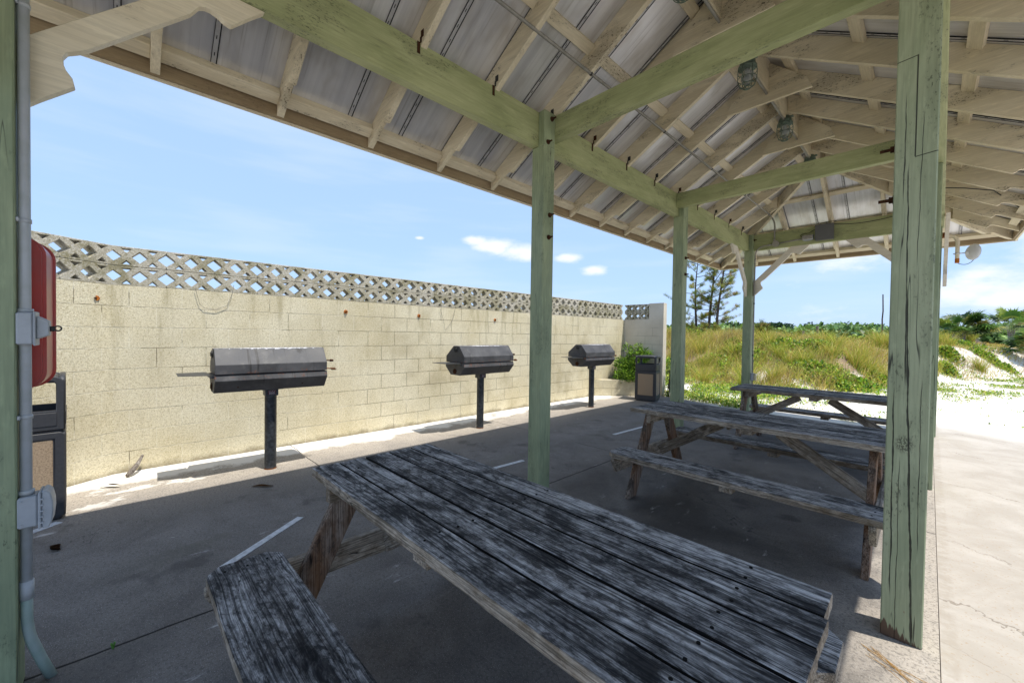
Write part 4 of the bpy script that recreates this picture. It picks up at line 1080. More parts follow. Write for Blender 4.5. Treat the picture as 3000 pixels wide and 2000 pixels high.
def nail_heads(parent, pts):
    for x, y, z in pts:
        o = link(bpy.data.objects.new('nail', nail_me), parent); o.location = (x, y, z)
def picnic_table(label, loc, rz=0.0, L=2.02, lx=(-.89, .76)):
    t = thing('picnic_table', label, 'picnic table', loc, rz, 'picnic tables under the pavilion')
    bw = .1425; T = .042
    pl_ = []
    for i in range(5):
        pl_.append(plank('tabletop_board', L+random.uniform(-.012, .012), bw-.009, T+random.uniform(-.002, .002), t, (random.uniform(-.006, .006), (i-2)*bw, TH-T/2), bev=.005, inner=(0 if i == 4 else 1) | (0 if i == 0 else 2)))
    for sy in (-1, 1):
        plank('bench_seat', L-.02, .292, .044, t, (.0, sy*.648, .45-.022), clip=.055, bev=.007)
        # cleat under bench middle
        bm = nb(); box(bm, -.045, .045, sy*.648-.14, sy*.648+.14, .368, .4055, .004); obj('bench_cleat', bm, MT['side'], t)
    for x in (lx[0]+.055, 0, lx[1]-.055 if False else lx[1]+.075):
        bm = nb(); box(bm, x-.02 if x else -.045, x+.02 if x else .045, -.335, .335, TH-T-.088 if x else TH-T-.04, TH-T-.001, .004)
        obj('top_cleat', bm, MT['side'], t)
    for xi, x in enumerate(lx):
        out = -1 if xi == 0 else 1
        for sy in (-1, 1):
            # leg: 2x6 board leaning outwards; cut level at both ends
            y1, y0 = sy*.16, sy*.545; hw = .075
            bm = nb(); poly = [(y0-hw, 0), (y0+hw, 0), (y1+hw, TH-T-.001), (y1-hw, TH-T-.001)]
            prism(bm, poly, x-.02, x+.02, 'YZ', .004, axis=2)
            # grain along the leg
            obj('leg', bm, MT['leg'], t)
        bm = nb(); xo = x+out*.041
        poly = [(-.80, .4055), (-.80, .375), (-.745, .275), (.745, .275), (.80, .375), (.80, .4055)]
        prism(bm, poly, xo-.019, xo+.019, 'YZ', .004, axis=1); obj('cross_support', bm, MT['side'], t)
        bm = nb(); a = Vector((x-out*.60, 0, TH-T-.045)); b2 = Vector((x-out*.02, 0, .345)); d = (b2-a).normalized()
        Lb = (b2-a).length; mt = Matrix.Translation((a+b2)/2) @ Matrix.Rotation(-math.atan2(d.z, d.x), 4, 'Y')
        box(bm, -Lb/2, Lb/2, -.02, .02, -.045, .045, .004, mt, axis=0); obj('diagonal_brace', bm, MT['side'], t)
    pts = []
    for x in (lx[0]+.05, 0.0, lx[1]+.06):
        for i in range(5):
            for q in (-.035, .035): pts.append((x+random.uniform(-.008, .008), (i-2)*bw+q, TH+.0012))
    for sy in (-1, 1):
        for x in (lx[0]-.04, lx[1]+.04):
            for q in (-.08, .0, .08): pts.append((x+random.uniform(-.01, .01), sy*.648+q, .4515))
    nail_heads(t, pts)
    return t
picnic_table('weathered grey picnic table nearest the camera, cut off by the bottom edge', (-1.182, -1.732, 0), R_(.8))
picnic_table('weathered picnic table in the middle, between the nearest table and the far one', (-1.02, 1.155, 0), R_(.3))
picnic_table('farthest weathered picnic table beside the far corner post, sunlit sand behind it', (-1.0, 3.74, 0), R_(.2), L=1.92, lx=(-.80, .72))

# ================================================================== GRILLS
def grill(x, y, label, rz=0.0, open_tray=True):
    t = thing('pedestal_grill', label, 'grill', (x, y, 0), rz, 'covered charcoal grills along the wall')
    L = .515
    # lower firebox and upper hood: hexagonal section shells
    lo = [(.225, 1.045), (.225, 1.035), (.125, .878), (-.085, .878), (-.225, 1.035), (-.225, 1.045)]
    lo = [(.219, 1.060), (.236, 1.003), (.128, .878), (-.10, .878), (-.236, 1.003), (-.219, 1.060)]
    hi = [(.230, 1.068), (.230, 1.160), (.105, 1.318), (-.035, 1.318), (-.222, 1.160), (-.222, 1.068)]
    bm = nb(); prism(bm, lo, -L, L, 'XZ', .003, axis=1)
    box(bm, -.02, .235, -L-.004, -L-.001, 1.03, 1.062); obj('firebox', bm, MT['hood'], t)
    bm = nb(); prism(bm, hi, -L+.004, L-.004, 'XZ', .003, axis=1)
    o = obj('hood', bm, MT['hood'], t)
    # dampers on the end
    for (dx, dz, nm) in ((.02, 1.26, 'hood_vent'), (.01, .935, 'firebox_vent')):
        bm = nb(); cyl(bm, (dx, -L-.001, dz), (dx, -L-.007, dz), .040, None, 20)
        tube(bm, [(dx+.02*math.cos(a), -L-.012, dz+.02*math.sin(a)) for a in [2*math.pi*i/12 for i in range(13)]], .004, 6, closed_caps=False)
        obj(nm, bm, MT['rustdark'] if nm == 'firebox_vent' else MT['strap'], t)
    # side shelf
    bm = nb(); prism(bm, [(-.19, -L-.03), (.20, -L-.03), (.20, -L-.06), (.12, -L-.27), (-.19, -L-.27)], 1.060, 1.066, 'XY', .001)
    box(bm, -.15, .17, -L-.03, -L-.003, 1.03, 1.059); obj('side_shelf', bm, MT['polem'], t)
    # rods with spring handles on the other end
    bm = nb(); cyl(bm, (.16, L, 1.175), (.16, L+.055, 1.172), .007, None, 8); cyl(bm, (.16, L+.05, 1.172), (.16, L+.085, 1.170), .014, .012, 12); obj('hood_handle', bm, MT['rustdark'], t)
    bm = nb(); cyl(bm, (.19, L, 1.085), (.19, L+.10, 1.075), .006, None, 8)
    tube(bm, [(.19+.014*math.cos(a*2.2), L+.05+a*.0048, 1.078+.014*math.sin(a*2.2)) for a in [i*.35 for i in range(34)]], .0035, 5); obj('spring_handle', bm, MT['rust'], t)
    bm = nb()
    for yy, zz, xx in ((-.32, 1.018, .222), (.27, 1.018, .222), (-.32, .935, .166), (.27, .935, .166)):
        cyl(bm, (xx, yy, zz), (xx+.008, yy, zz-.006), .008, None, 8)
    obj('bolts', bm, MT['rustdark'], t)
    bm = nb(); box(bm, -.10, .10, -.10, .10, .872, .877); box(bm, -.065, .062, -.062, .062, .800, .8715, .004); obj('collar', bm, MT['polem'], t)
    bm = nb(); box(bm, .0625, .065, -.038, .038, .815, .862, .001); lb = obj('maker_label', bm, simple('maroon_label', (.09, .012, .015), .4), t)
    # lettering on the label
    def txt(s, size, z):
        cu = bpy.data.curves.new('t', 'FONT'); cu.body = s; cu.size = size; cu.align_x = 'CENTER'; cu.extrude = .0003
        ob = bpy.data.objects.new('t', cu); COL.objects.link(ob); dg = bpy.context.evaluated_depsgraph_get(); dg.update()
        m2 = bpy.data.meshes.new_from_object(ob.evaluated_get(dg)); bpy.data.objects.remove(ob); bpy.data.curves.remove(cu)
        m2.transform(Matrix(((0, 0, 1, .0655), (1, 0, 0, 0), (0, 1, 0, z), (0, 0, 0, 1)))); m2.materials.clear(); m2.materials.append(MT['white'])
        return link(bpy.data.objects.new('lettering', m2), lb)
    txt('Pilot Rock', .0145, .843)
    bm = nb()
    for z in (.835, .829, .823): box(bm, .0651, .0655, -.028, .028, z, z+.002)
    for a in ((-.036, .036, .8595, .8605), (-.036, .036, .8165, .8175)): box(bm, .0651, .0655, a[0], a[1], a[2], a[3])
    obj('fine_print', bm, MT['white'], lb)
    bm = nb(); cyl(bm, (0, 0, -.02), (0, 0, .80), .057, None, 28); obj('post', bm, MT['polem'], t, False)
    for p in t.children[-1].data.polygons: p.use_smooth = len(p.vertices) == 4
    bm = nb(); cyl(bm, (0, 0, .0), (0, 0, .012), .060, .058, 28); obj('rusty_base', bm, MT['rust'], t)
    return t
grill(-4.965, -1.665, 'nearest black hooded pedestal grill with a maroon label, in front of the block wall', R_(-1.5))
grill(-4.955, 1.275, 'middle black hooded pedestal grill, just left of the central green post', R_(1.0))
grill(-4.90, 4.235, 'farthest black hooded pedestal grill, right of the central green post', R_(-.5))

# ================================================================== TRASH BINS
def bin_(x, y, rz, label, H=1.06):
    t = thing('trash_bin', label, 'trash bin', (x, y, 0), rz, 'square black bins with pebbled panels')
    w_ = .235; hb = .695
    bm = nb(); box(bm, -w_+.006, w_-.006, -w_+.006, w_-.006, .03, hb-.02, .0); obj('core', bm, MT['black'], t)
    for k in range(4):
        mt = Matrix.Rotation(k*math.pi/2, 4, 'Z') @ Matrix.Translation((0, -w_+.012, 0)) @ Matrix.Rotation(math.pi/2, 4, 'X')
        bm = nb(); holed(bm, [rrect(0, (hb+.02)/2, 2*w_-.002, hb-.03, .03), [(-w_+.055, .13), (w_-.055, .13), (w_-.055, hb-.055), (-w_+.055, hb-.055)][::-1]], .032, .005, mt)
        obj('body_frame', bm, MT['black'], t)
        bm = nb(); box(bm, -w_+.062, w_-.062, .137, hb-.062, -.006, .010, .004, mt); obj('pebbled_panel', bm, MT['agg'], t)
        mt2 = Matrix.Rotation(k*math.pi/2, 4, 'Z') @ Matrix.Translation((0, -w_+.014, 0)) @ Matrix.Rotation(math.pi/2, 4, 'X')
        bm = nb(); holed(bm, [[(-w_, hb+.012), (w_, hb+.012), (w_, H-.06), (w_-.02, H-.03), (w_-.06, H-.012), (-w_+.06, H-.012), (-w_+.02, H-.03), (-w_, H-.06)],
                              [(-w_+.045, hb+.165), (w_-.045, hb+.165), (w_-.045, H-.075), (w_-.06, H-.055), (-w_+.06, H-.055), (-w_+.045, H-.075)][::-1]], .034, .006, mt2)
        box(bm, -w_+.04, w_-.04, hb+.045, hb+.150, .0165, .021, .003, mt2); obj('hood_side', bm, MT['black'], t)
    bm = nb(); P = [(-w_+.004, -w_+.004), (w_-.004, -w_+.004), (w_-.004, w_-.004), (-w_+.004, w_-.004)]
    tt = bmesh.new(); N = 10
    g = [[tt.verts.new(((-1+2*i/N)*(w_-.002), (-1+2*j/N)*(w_-.002), H-.045+.045*(1-abs(-1+2*i/N)**4)*(1-abs(-1+2*j/N)**4)**1)) for j in range(N+1)] for i in range(N+1)]
    for i in range(N):
        for j in range(N): tt.faces.new((g[i][j], g[i+1][j], g[i+1][j+1], g[i][j+1]))
    r = bmesh.ops.extrude_face_region(tt, geom=tt.faces[:]); 
    for v in [e for e in r['geom'] if isinstance(e, bmesh.types.BMVert)]: v.co.z -= .02
    bmesh.ops.recalc_face_normals(tt, faces=tt.faces)
    merge(bm, tt); obj('hood_top', bm, MT['black'], t, True)
    bm = nb(); box(bm, -w_+.004, w_-.004, -w_+.004, w_-.004, hb-.004, hb+.008, .003); obj('rim', bm, MT['black'], t)
    bm = nb(); box(bm, -w_+.012, w_-.012, -w_+.012, w_-.012, 0, .055, .012); obj('base', bm, MT['black'], t)
bin_(-4.60, 6.09, R_(14), 'square black trash bin with tan pebbled panels standing in front of the corner planter')
bin_(-4.90, -3.395, R_(4), 'square black trash bin half hidden behind the nearest left post', 1.14)

# ================================================================== LITTER
def leafbit(name, label, p, L, W, rz, mat, curl=.02):
    tt = bmesh.new(); n = 8; A = []; B = []
    for i in range(n+1):
        s = i/n; wv_ = W*math.sin(math.pi*(.08+.86*s))**.7; z = .004+curl*math.sin(math.pi*s)*(1.0)+curl*.6*s
        A.append(tt.verts.new((s*L, -wv_/2+.01*math.sin(6*s), z+.3*curl))); B.append(tt.verts.new((s*L, wv_/2+.01*math.sin(6*s), z)))
    for i in range(n): tt.faces.new((A[i], A[i+1], B[i+1], B[i]))
    bmesh.ops.solidify(tt, geom=tt.faces[:], thickness=.004)
    bm = nb(); merge(bm, tt, Matrix.Translation(p) @ Matrix.Rotation(rz, 4, 'Z'))
    tag(obj(name, bm, MT[mat], None, True), label, 'debris')
bm = nb(); tt = bmesh.new()
tube(bm, [(-5.56, -2.80, .022), (-5.60, -2.765, .05), (-5.66, -2.72, .10), (-5.74, -2.68, .165)], .02, 8, rads=[.016, .026, .02, .012])
tag(obj('driftwood', bm, MT['oldpost'], None), 'broken piece of pale wood leaning at the foot of the block wall', 'wood')
leafbit('dry_leaf', 'curled brown leaf on the white strip beside the nearest trash bin', (-5.36, -2.98, 0), .16, .05, 1.1, 'dry')
leafbit('dry_leaf', 'flat brown leaf smear in the shade between the nearest grill and the near table', (-4.48, -1.93, 0), .20, .05, .9, 'dry', .008)
leafbit('dry_leaf', 'dark scrap of leaf on the slab below the outlet on the nearest left post', (-4.15, -3.17, 0), .14, .05, .4, 'rustdark', .008)
bm = nb()
for i in range(11):
    a = R_(-28+random.uniform(-22, 22)); L_ = random.uniform(.10, .30); x0, y0 = -.16+random.uniform(-.05, .07), -.20+random.uniform(-.05, .05)
    tube(bm, [(x0, y0, .004), (x0+L_*.5*math.cos(a), y0+L_*.5*math.sin(a)+random.uniform(-.01, .01), .010), (x0+L_*math.cos(a), y0+L_*math.sin(a), .004)], .0011, 4)
tag(obj('pine_straw', bm, MT['needle_dry'], None), 'small tangle of orange pine needles at the foot of the big right post', 'debris')
# tiny weed in the joint
bm = nb()
for k in range(5):
    a = k*1.3; tube(bm, [(-2.62, -2.83, 0), (-2.62+.008*math.cos(a), -2.83+.008*math.sin(a), .03)], .003, 4)
o = obj('weed_sprout', bm, simple('sprout_green', (.10, .25, .04), .5)); tag(o, 'tiny green sprout growing in the slab joint near the left post', 'weed')

# ================================================================== VEGETATION
rng = np.random.default_rng(11)
def mesh_np(name, V, Fq, tint, parent=None, mat='leaf', loops=4):
    """V (n,3), Fq (m,loops) indices, tint (n,3)"""
    me = bpy.data.meshes.new(name); n, m = len(V), len(Fq)
    me.vertices.add(n); me.vertices.foreach_set('co', np.asarray(V, dtype=np.float32).ravel())
    me.loops.add(m*loops); me.loops.foreach_set('vertex_index', np.asarray(Fq, dtype=np.int32).ravel())
    me.polygons.add(m); me.polygons.foreach_set('loop_start', np.arange(0, m*loops, loops, dtype=np.int32)); me.polygons.foreach_set('loop_total', np.full(m, loops, dtype=np.int32))
    me.update(calc_edges=True)
    a = me.color_attributes.new('tint', 'FLOAT_COLOR', 'POINT')
    c = np.ones((n, 4), dtype=np.float32); c[:, :3] = tint; a.data.foreach_set('color', c.ravel())
    me.materials.append(MT[mat])
    return link(bpy.data.objects.new(name, me), parent)
def blades(P, H, W, lean, az, tint0, tint1, segs=3, face=None):
    """curved tapering blades. P (n,3) roots, H heights, W widths, lean horizontal reach, az azimuth"""
    n = len(P); V = np.zeros((n, 2*segs+1, 3)); T = np.zeros((n, 2*segs+1, 3))
    dx, dy = np.cos(az), np.sin(az)
    fa = rng.uniform(0, 2*np.pi, n) if face is None else face
    sx, sy = np.cos(fa), np.sin(fa)
    for k in range(segs+1):
        s = k/segs; cx = P[:, 0]+dx*lean*s**1.8; cy = P[:, 1]+dy*lean*s**1.8; cz = P[:, 2]+H*(s-.18*s*s*(lean/np.maximum(H, .01)))
        wv = W*(1-s**1.6)*.5
        tt = tint0*(1-s)+tint1*s
        if k < segs:
            V[:, 2*k] = np.stack([cx-sx*wv, cy-sy*wv, cz], 1); V[:, 2*k+1] = np.stack([cx+sx*wv, cy+sy*wv, cz], 1); T[:, 2*k] = tt; T[:, 2*k+1] = tt
        else: V[:, 2*k] = np.stack([cx, cy, cz], 1); T[:, 2*k] = tt
    base = (np.arange(n)*(2*segs+1))[:, None]; Q = []
    for k in range(segs-1): Q.append(base+np.array([[2*k, 2*k+1, 2*k+3, 2*k+2]]))
    Q.append(base+np.array([[2*segs-2, 2*segs-1, 2*segs, 2*segs]]))
    Q = np.concatenate(Q); V = V.reshape(-1, 3); T = T.reshape(-1, 3)
    tri = Q[:, 2] == Q[:, 3]
    return V, Q, T, tri
def blade_obj(name, parts, parent=None):
    V = []; Q = []; T = []; off = 0
    for v, q, t_, tri in parts:
        # degenerate quads: turn the tip into a tiny quad by duplicating the tip vertex
        q = q.copy(); ti = np.where(tri)[0]; add = v[q[ti, 2]]+np.array([0, 0, .002]); q[ti, 3] = len(v)+np.arange(len(ti))
        v = np.concatenate([v, add]); t_ = np.concatenate([t_, t_[q[ti, 2]]])
        V.append(v); Q.append(q+off); T.append(t_); off += len(v)
    return mesh_np(name, np.concatenate(V), np.concatenate(Q), np.concatenate(T), parent)
def gzv(x, y): return np.array([gz(float(a), float(b_)) for a, b_ in zip(x, y)])
def vn(x, y, s, o=0.0): return np.array([mnoise.noise(Vector((float(a)*s+o, float(b_)*s+o, o))) for a, b_ in zip(x, y)])
def footv(x): return np.array([foot(float(a)) for a in x])
def pick(cols, n, jit=.25):
    cols = np.array(cols); i = rng.integers(0, len(cols), n); return cols[i]*(1+rng.uniform(-jit, jit, (n, 1)))
# view wedge sampling: more plants where they are seen nearer
def sample(n, x0, x1, y0, y1):
    x = rng.uniform(x0, x1, n); y = y0+(y1-y0)*rng.uniform(0, 1, n)**1.35
    a = (x+.01)/(y+2.767)
    k = (a > -.62) & (a < .24)
    return x[k], y[k]
STRAW = [(.68, .50, .14), (.62, .46, .09), (.78, .62, .26), (.50, .34, .10), (.66, .54, .10)]
YGR = [(.42, .46, .05), (.33, .42, .04), (.52, .50, .07), (.24, .35, .035)]
BRN = [(.34, .22, .12), (.46, .32, .20), (.22, .14, .08)]
parts = []
x, y = sample(280000, -16, 6, 9, 34)
fy = footv(x); n1 = vn(x, y, .45, 2.0); n2 = vn(x, y, 1.3, 9.0)
up = (y-fy)
dens = np.clip((up+1.2)/1.6, 0, 1)*np.where(x < -.9, 1, np.clip(.34+.5*n1+.25*(up > 3.6), .06, .6))
dens *= np.where(x < -.9, np.clip(1.25+.9*n2-.2*np.clip((x+4)/3, 0, 1), .35, 1), 1)
clump = vn(x, y*.9, .95, 31.0); dens *= np.clip(.75+2.2*clump, .12, 1); dens *= np.clip(1.2-(up-9)/18, .15, 1)
k = rng.uniform(0, 1, len(x)) < dens; clump = clump[k]; x, y, n1, n2, up = x[k], y[k], n1[k], n2[k], up[k]
z = gzv(x, y)-.01; n = len(x)
tall = np.clip(.40+.18*n1+.05*np.clip(-x-4, 0, 3), .18, .75)*np.where(x > -.9, .45, 1)*np.clip((up+1.6)/2.2, .35, 1)
H = tall*rng.uniform(.45, 1.3, n)
kind = rng.uniform(0, 1, n)+.55*n1-.05
c0 = np.where((kind < .42)[:, None], pick(YGR, n), np.where((kind < .86)[:, None], pick(STRAW, n), pick(BRN, n)))
patch = vn(x, y, .38, 44.0)
c0 = np.where((patch > .12)[:, None] & (rng.uniform(0, 1, n) < .7)[:, None], pick(BRN+STRAW[:2], n), c0)
c1 = np.where((rng.uniform(0, 1, n) < .6)[:, None], pick(STRAW, n), c0)
c0 = c0*.85
parts.append(blades(np.stack([x, y, z], 1), H, .008+.00028*np.clip((y+2.8), 0, 60)*rng.uniform(.8, 1.3, n), H*rng.uniform(.15, .8, n), rng.normal(.4, 1.3, n), c0, c1, 3))
# large arching tussocks
tc = []
for k in range(90):
    tx = rng.uniform(-12, 1.5); ty = foot(tx)+rng.uniform(-.6, 9); m = 150
    tc.append((rng.normal(tx, .07, m), rng.normal(ty, .07, m)))
x = np.concatenate([a for a, b_ in tc]); y = np.concatenate([b_ for a, b_ in tc]); n = len(x)
cx_ = np.repeat([a.mean() for a, b_ in tc], 150); cy_ = np.repeat([b_.mean() for a, b_ in tc], 150)
az = np.arctan2(y-cy_, x-cx_)+rng.normal(0, .5, n); H = rng.uniform(.35, .85, n)
cc = pick(YGR+STRAW[:2], n)
parts.append(blades(np.stack([x, y, gzv(x, y)], 1), H, np.full(n, .013), H*rng.uniform(.2, .9, n), az, cc*.8, cc, 3))
o = blade_obj('dune_grass', parts); tag(o, kind='stuff')
# dry litter: short stubby blades lying flat, brown
x, y = sample(60000, -14, 8, 10, 34); fy = footv(x); up = y-fy; n1 = vn(x, y, .7, 5.0)
dens = np.clip((up+.4)/1.5, 0, 1)*np.clip(.45+1.5*n1, .05, 1)*np.clip(1.1-(up-6)/10, .1, 1)
k = rng.uniform(0, 1, len(x)) < dens; x, y = x[k], y[k]; n = len(x); z = gzv(x, y)-.005
parts = [blades(np.stack([x, y, z], 1), rng.uniform(.04, .13, n), np.full(n, .012), rng.uniform(.08, .25, n), rng.uniform(0, 6.28, n), pick(BRN+STRAW[:1], n), pick(BRN+[(.42, .34, .24)], n), 2)]
o = blade_obj('dry_litter', parts); tag(o, kind='stuff')
# ground cover: bright low leaves in patches
def leaves(P, size, tint, up=.6, asp=.55):
    n = len(P); az = rng.uniform(0, 2*np.pi, n); el = rng.normal(up, .45, n)
    d = np.stack([np.cos(az)*np.cos(el), np.sin(az)*np.cos(el), np.sin(el)], 1)
    s = np.stack([-np.sin(az), np.cos(az), rng.normal(0, .35, n)], 1); s /= np.linalg.norm(s, axis=1)[:, None]
    L = size[:, None]; w_ = L*asp*.5
    V = np.stack([P, P+d*L*.5-s*w_, P+d*L, P+d*L*.5+s*w_], 1).reshape(-1, 3)
    Q = np.arange(4*n).reshape(-1, 4); return V, Q, np.repeat(tint, 4, axis=0)
GRN = [(.20, .35, .02), (.30, .42, .03), (.13, .26, .02), (.42, .47, .04), (.06, .13, .02), (.40, .36, .07)]
def cover(xs_, ys_, hmax, size=(.03, .07), cols=GRN):
    n = len(xs_); z = gzv(xs_, ys_)+rng.uniform(0, 1, n)**1.4*hmax
    return leaves(np.stack([xs_, ys_, z], 1), rng.uniform(size[0], size[1], n)*(1+.02*ys_), pick(cols, n, .3))
VV, QQ, TT, off = [], [], [], 0
def addl(t3):
    global off
    v, q, t_ = t3; VV.append(v); QQ.append(q+off); TT.append(t_); off += len(v)
# strip beyond the slab at left: dense green
x, y = sample(90000, -9, 1.2, 6.4, 12.0)
fy = footv(x); n1 = vn(x, y, .9, 4.0); n2 = vn(x, y, 2.6, 1.0)
dens = np.clip(.85+1.9*n1+.7*n2-.62*np.clip((x+3.6)/1.0, 0, 3), 0, 1)*np.clip((fy+1-y)/1.5, 0, 1)
dens *= (y > np.where(x < -3.2, 6.98, 6.62+.35*vn(x, y, 1.5, 8)))
k = rng.uniform(0, 1, len(x)) < dens
addl(cover(x[k], y[k], .13))
# runners on the sand
x, y = sample(60000, -3.2, 5, 6.8, 22)
n1 = vn(x, y*2.2, .55, 14.0); n2 = vn(x, y, 3.0, 3.0)
dens = np.clip((n1-.10)*5, 0, 1)*np.clip(.5+2*n2, 0, 1)*(y > np.where(x > .06, 8.3, 6.6))
k = rng.uniform(0, 1, len(x)) < dens*.55; addl(cover(x[k], y[k], .05, (.025, .05), GRN+[(.34, .36, .08)]))
x, y = sample(80000, -.5, 6, 11.5, 24)
n1 = vn(x, y*1.6, .5, 21.0); n2 = vn(x, y, 2.0, 6.0); fy = footv(x)
dens = np.clip((n1+.10)*3, 0, 1)*np.clip(.55+2*n2, 0, 1)*np.clip((fy-y+1.0)/1.5, 0, 1)*np.clip((y-fy+8)/3, 0, 1)
k = rng.uniform(0, 1, len(x)) < dens; addl(cover(x[k], y[k], .07, (.03, .06), GRN+[(.30, .34, .06)]))
# low green thickets on the dune face
def thicket(cx_, cy_, rx, ry, n, h):
    a = rng.normal(0, .5, (n, 2)); xx, yy = cx_+a[:, 0]*rx, cy_+a[:, 1]*ry
    e = np.exp(-(a**2).sum(1)*1.2); z = gzv(xx, yy)+rng.uniform(0, 1, n)*h*e
    addl(leaves(np.stack([xx, yy, z], 1), rng.uniform(.06, .13, n), pick(GRN, n, .35)))
for k in range(15):
    tx = rng.uniform(-9, -1.3); thicket(tx, foot(tx)+rng.uniform(0, 8), rng.uniform(.3, .9), rng.uniform(.3, .6), int(rng.uniform(300, 1100)), rng.uniform(.15, .4))
for q in ((-7.1, 12.2, 1.0, .8, 3500, .55), (-2.55, 13.4, .9, .7, 3200, .35), (-2.0, 12.6, .8, .6, 3400, .35), (-1.55, 13.6, .6, .7, 2600, .35), (-2.9, 15.6, .8, .7, 2200, .3),
          (-2.3, 20.0, .8, .6, 1800, .45), (-1.2, 15.5, .5, .6, 1500, .3), (-4.0, 15.0, 1.2, .8, 2000, .3), (.55, 21.8, .35, .5, 1500, .4), (.50, 20.3, .3, .4, 1100, .35), (1.75, 23.6, .5, .4, 1500, .35),
          (2.3, 24.2, .3, .3, 500, .3), (-6.4, 17.3, 1.5, .5, 3200, .5), (-8.5, 17.5, 1.6, .6, 3200, .6), (-4.2, 18.0, 1.5, .6, 1600, .3), (1.0, 26, 1.0, .7, 1800, .35)):
    thicket(*q)
o = mesh_np('ground_cover', np.concatenate(VV), np.concatenate(QQ), np.concatenate(TT)); tag(o, kind='stuff')

# oleander like shrub in the planter
def shrub(name, label, cat, loc, blobs, cols, leaf=(.06, .11), asp=.26, stems=True):
    t = thing(name, label, cat, loc)
    Vs, Ts = [], []; Q0 = []; o_ = 0
    for (cx_, cy_, cz_, rx, ry, rz_, n) in blobs:
        u = rng.normal(0, 1, (n, 3)); u /= np.linalg.norm(u, axis=1)[:, None]; r = rng.uniform(.25, 1.06, (n, 1))**.55
        P = np.array([cx_, cy_, cz_])+u*r*np.array([rx, ry, rz_]); 
        az = np.arctan2(u[:, 1], u[:, 0])+rng.normal(0, .7, n); el = rng.normal(.55, .5, n)
        d = np.stack([np.cos(az)*np.cos(el), np.sin(az)*np.cos(el), np.sin(el)], 1); s = np.cross(d, rng.normal(0, 1, (n, 3))); s /= np.linalg.norm(s, axis=1)[:, None]
        L = rng.uniform(leaf[0], leaf[1], (n, 1)); w_ = L*asp*.5
        V = np.stack([P, P+d*L*.45-s*w_, P+d*L-np.array([0, 0, 1])*L*.12, P+d*L*.45+s*w_], 1).reshape(-1, 3)
        Vs.append(V); Q0.append(np.arange(4*n).reshape(-1, 4)+o_); o_ += 4*n; Ts.append(np.repeat(pick(cols, n, .35), 4, axis=0))
    mesh_np('foliage', np.concatenate(Vs), np.concatenate(Q0), np.concatenate(Ts), t)
    if stems:
        bm = nb()
        for k in range(10):
            b_ = blobs[k % len(blobs)]; e = Vector((b_[0]+random.uniform(-.6, .6)*b_[3], b_[1]+random.uniform(-.6, .6)*b_[4], b_[2]+.3*b_[5]))
            tube(bm, bez((random.uniform(-.1, .1), random.uniform(-.1, .1), 0), (e.x*.4, e.y*.4, e.z*.6), e, 5), .008, 5)
        obj('stems', bm, MT['bark'], t)
    return t
OLE = [(.13, .26, .025), (.20, .36, .03), (.08, .17, .025), (.28, .42, .05), (.05, .10, .02)]
shrub('planter_shrub', 'bright green long leaved shrub growing in the corner planter behind the trash bin', 'shrub', (-5.32, 6.62, .33),
      [(-.02, -.20, .14, .32, .30, .20, 1700), (.05, .0, .34, .33, .28, .25, 1700), (.10, .10, .62, .28, .22, .22, 900), (-.18, -.12, .42, .2, .22, .22, 600), (-.14, .02, .86, .08, .08, .10, 60), (.12, .1, .88, .07, .07, .10, 60), (.28, .12, .70, .16, .12, .14, 260)], OLE, (.07, .14), .2)
shrub('wall_weed', 'thin leafy weed growing against the sunlit end of the wall beside the far bin', 'weed', (-4.52, 7.05, 0),
      [(0, .0, .25, .10, .12, .25, 120), (.02, .05, .6, .09, .10, .25, 110), (.0, .1, .85, .06, .06, .15, 40)], [(.20, .28, .10), (.28, .34, .14), (.12, .2, .05)], (.05, .10), .2)

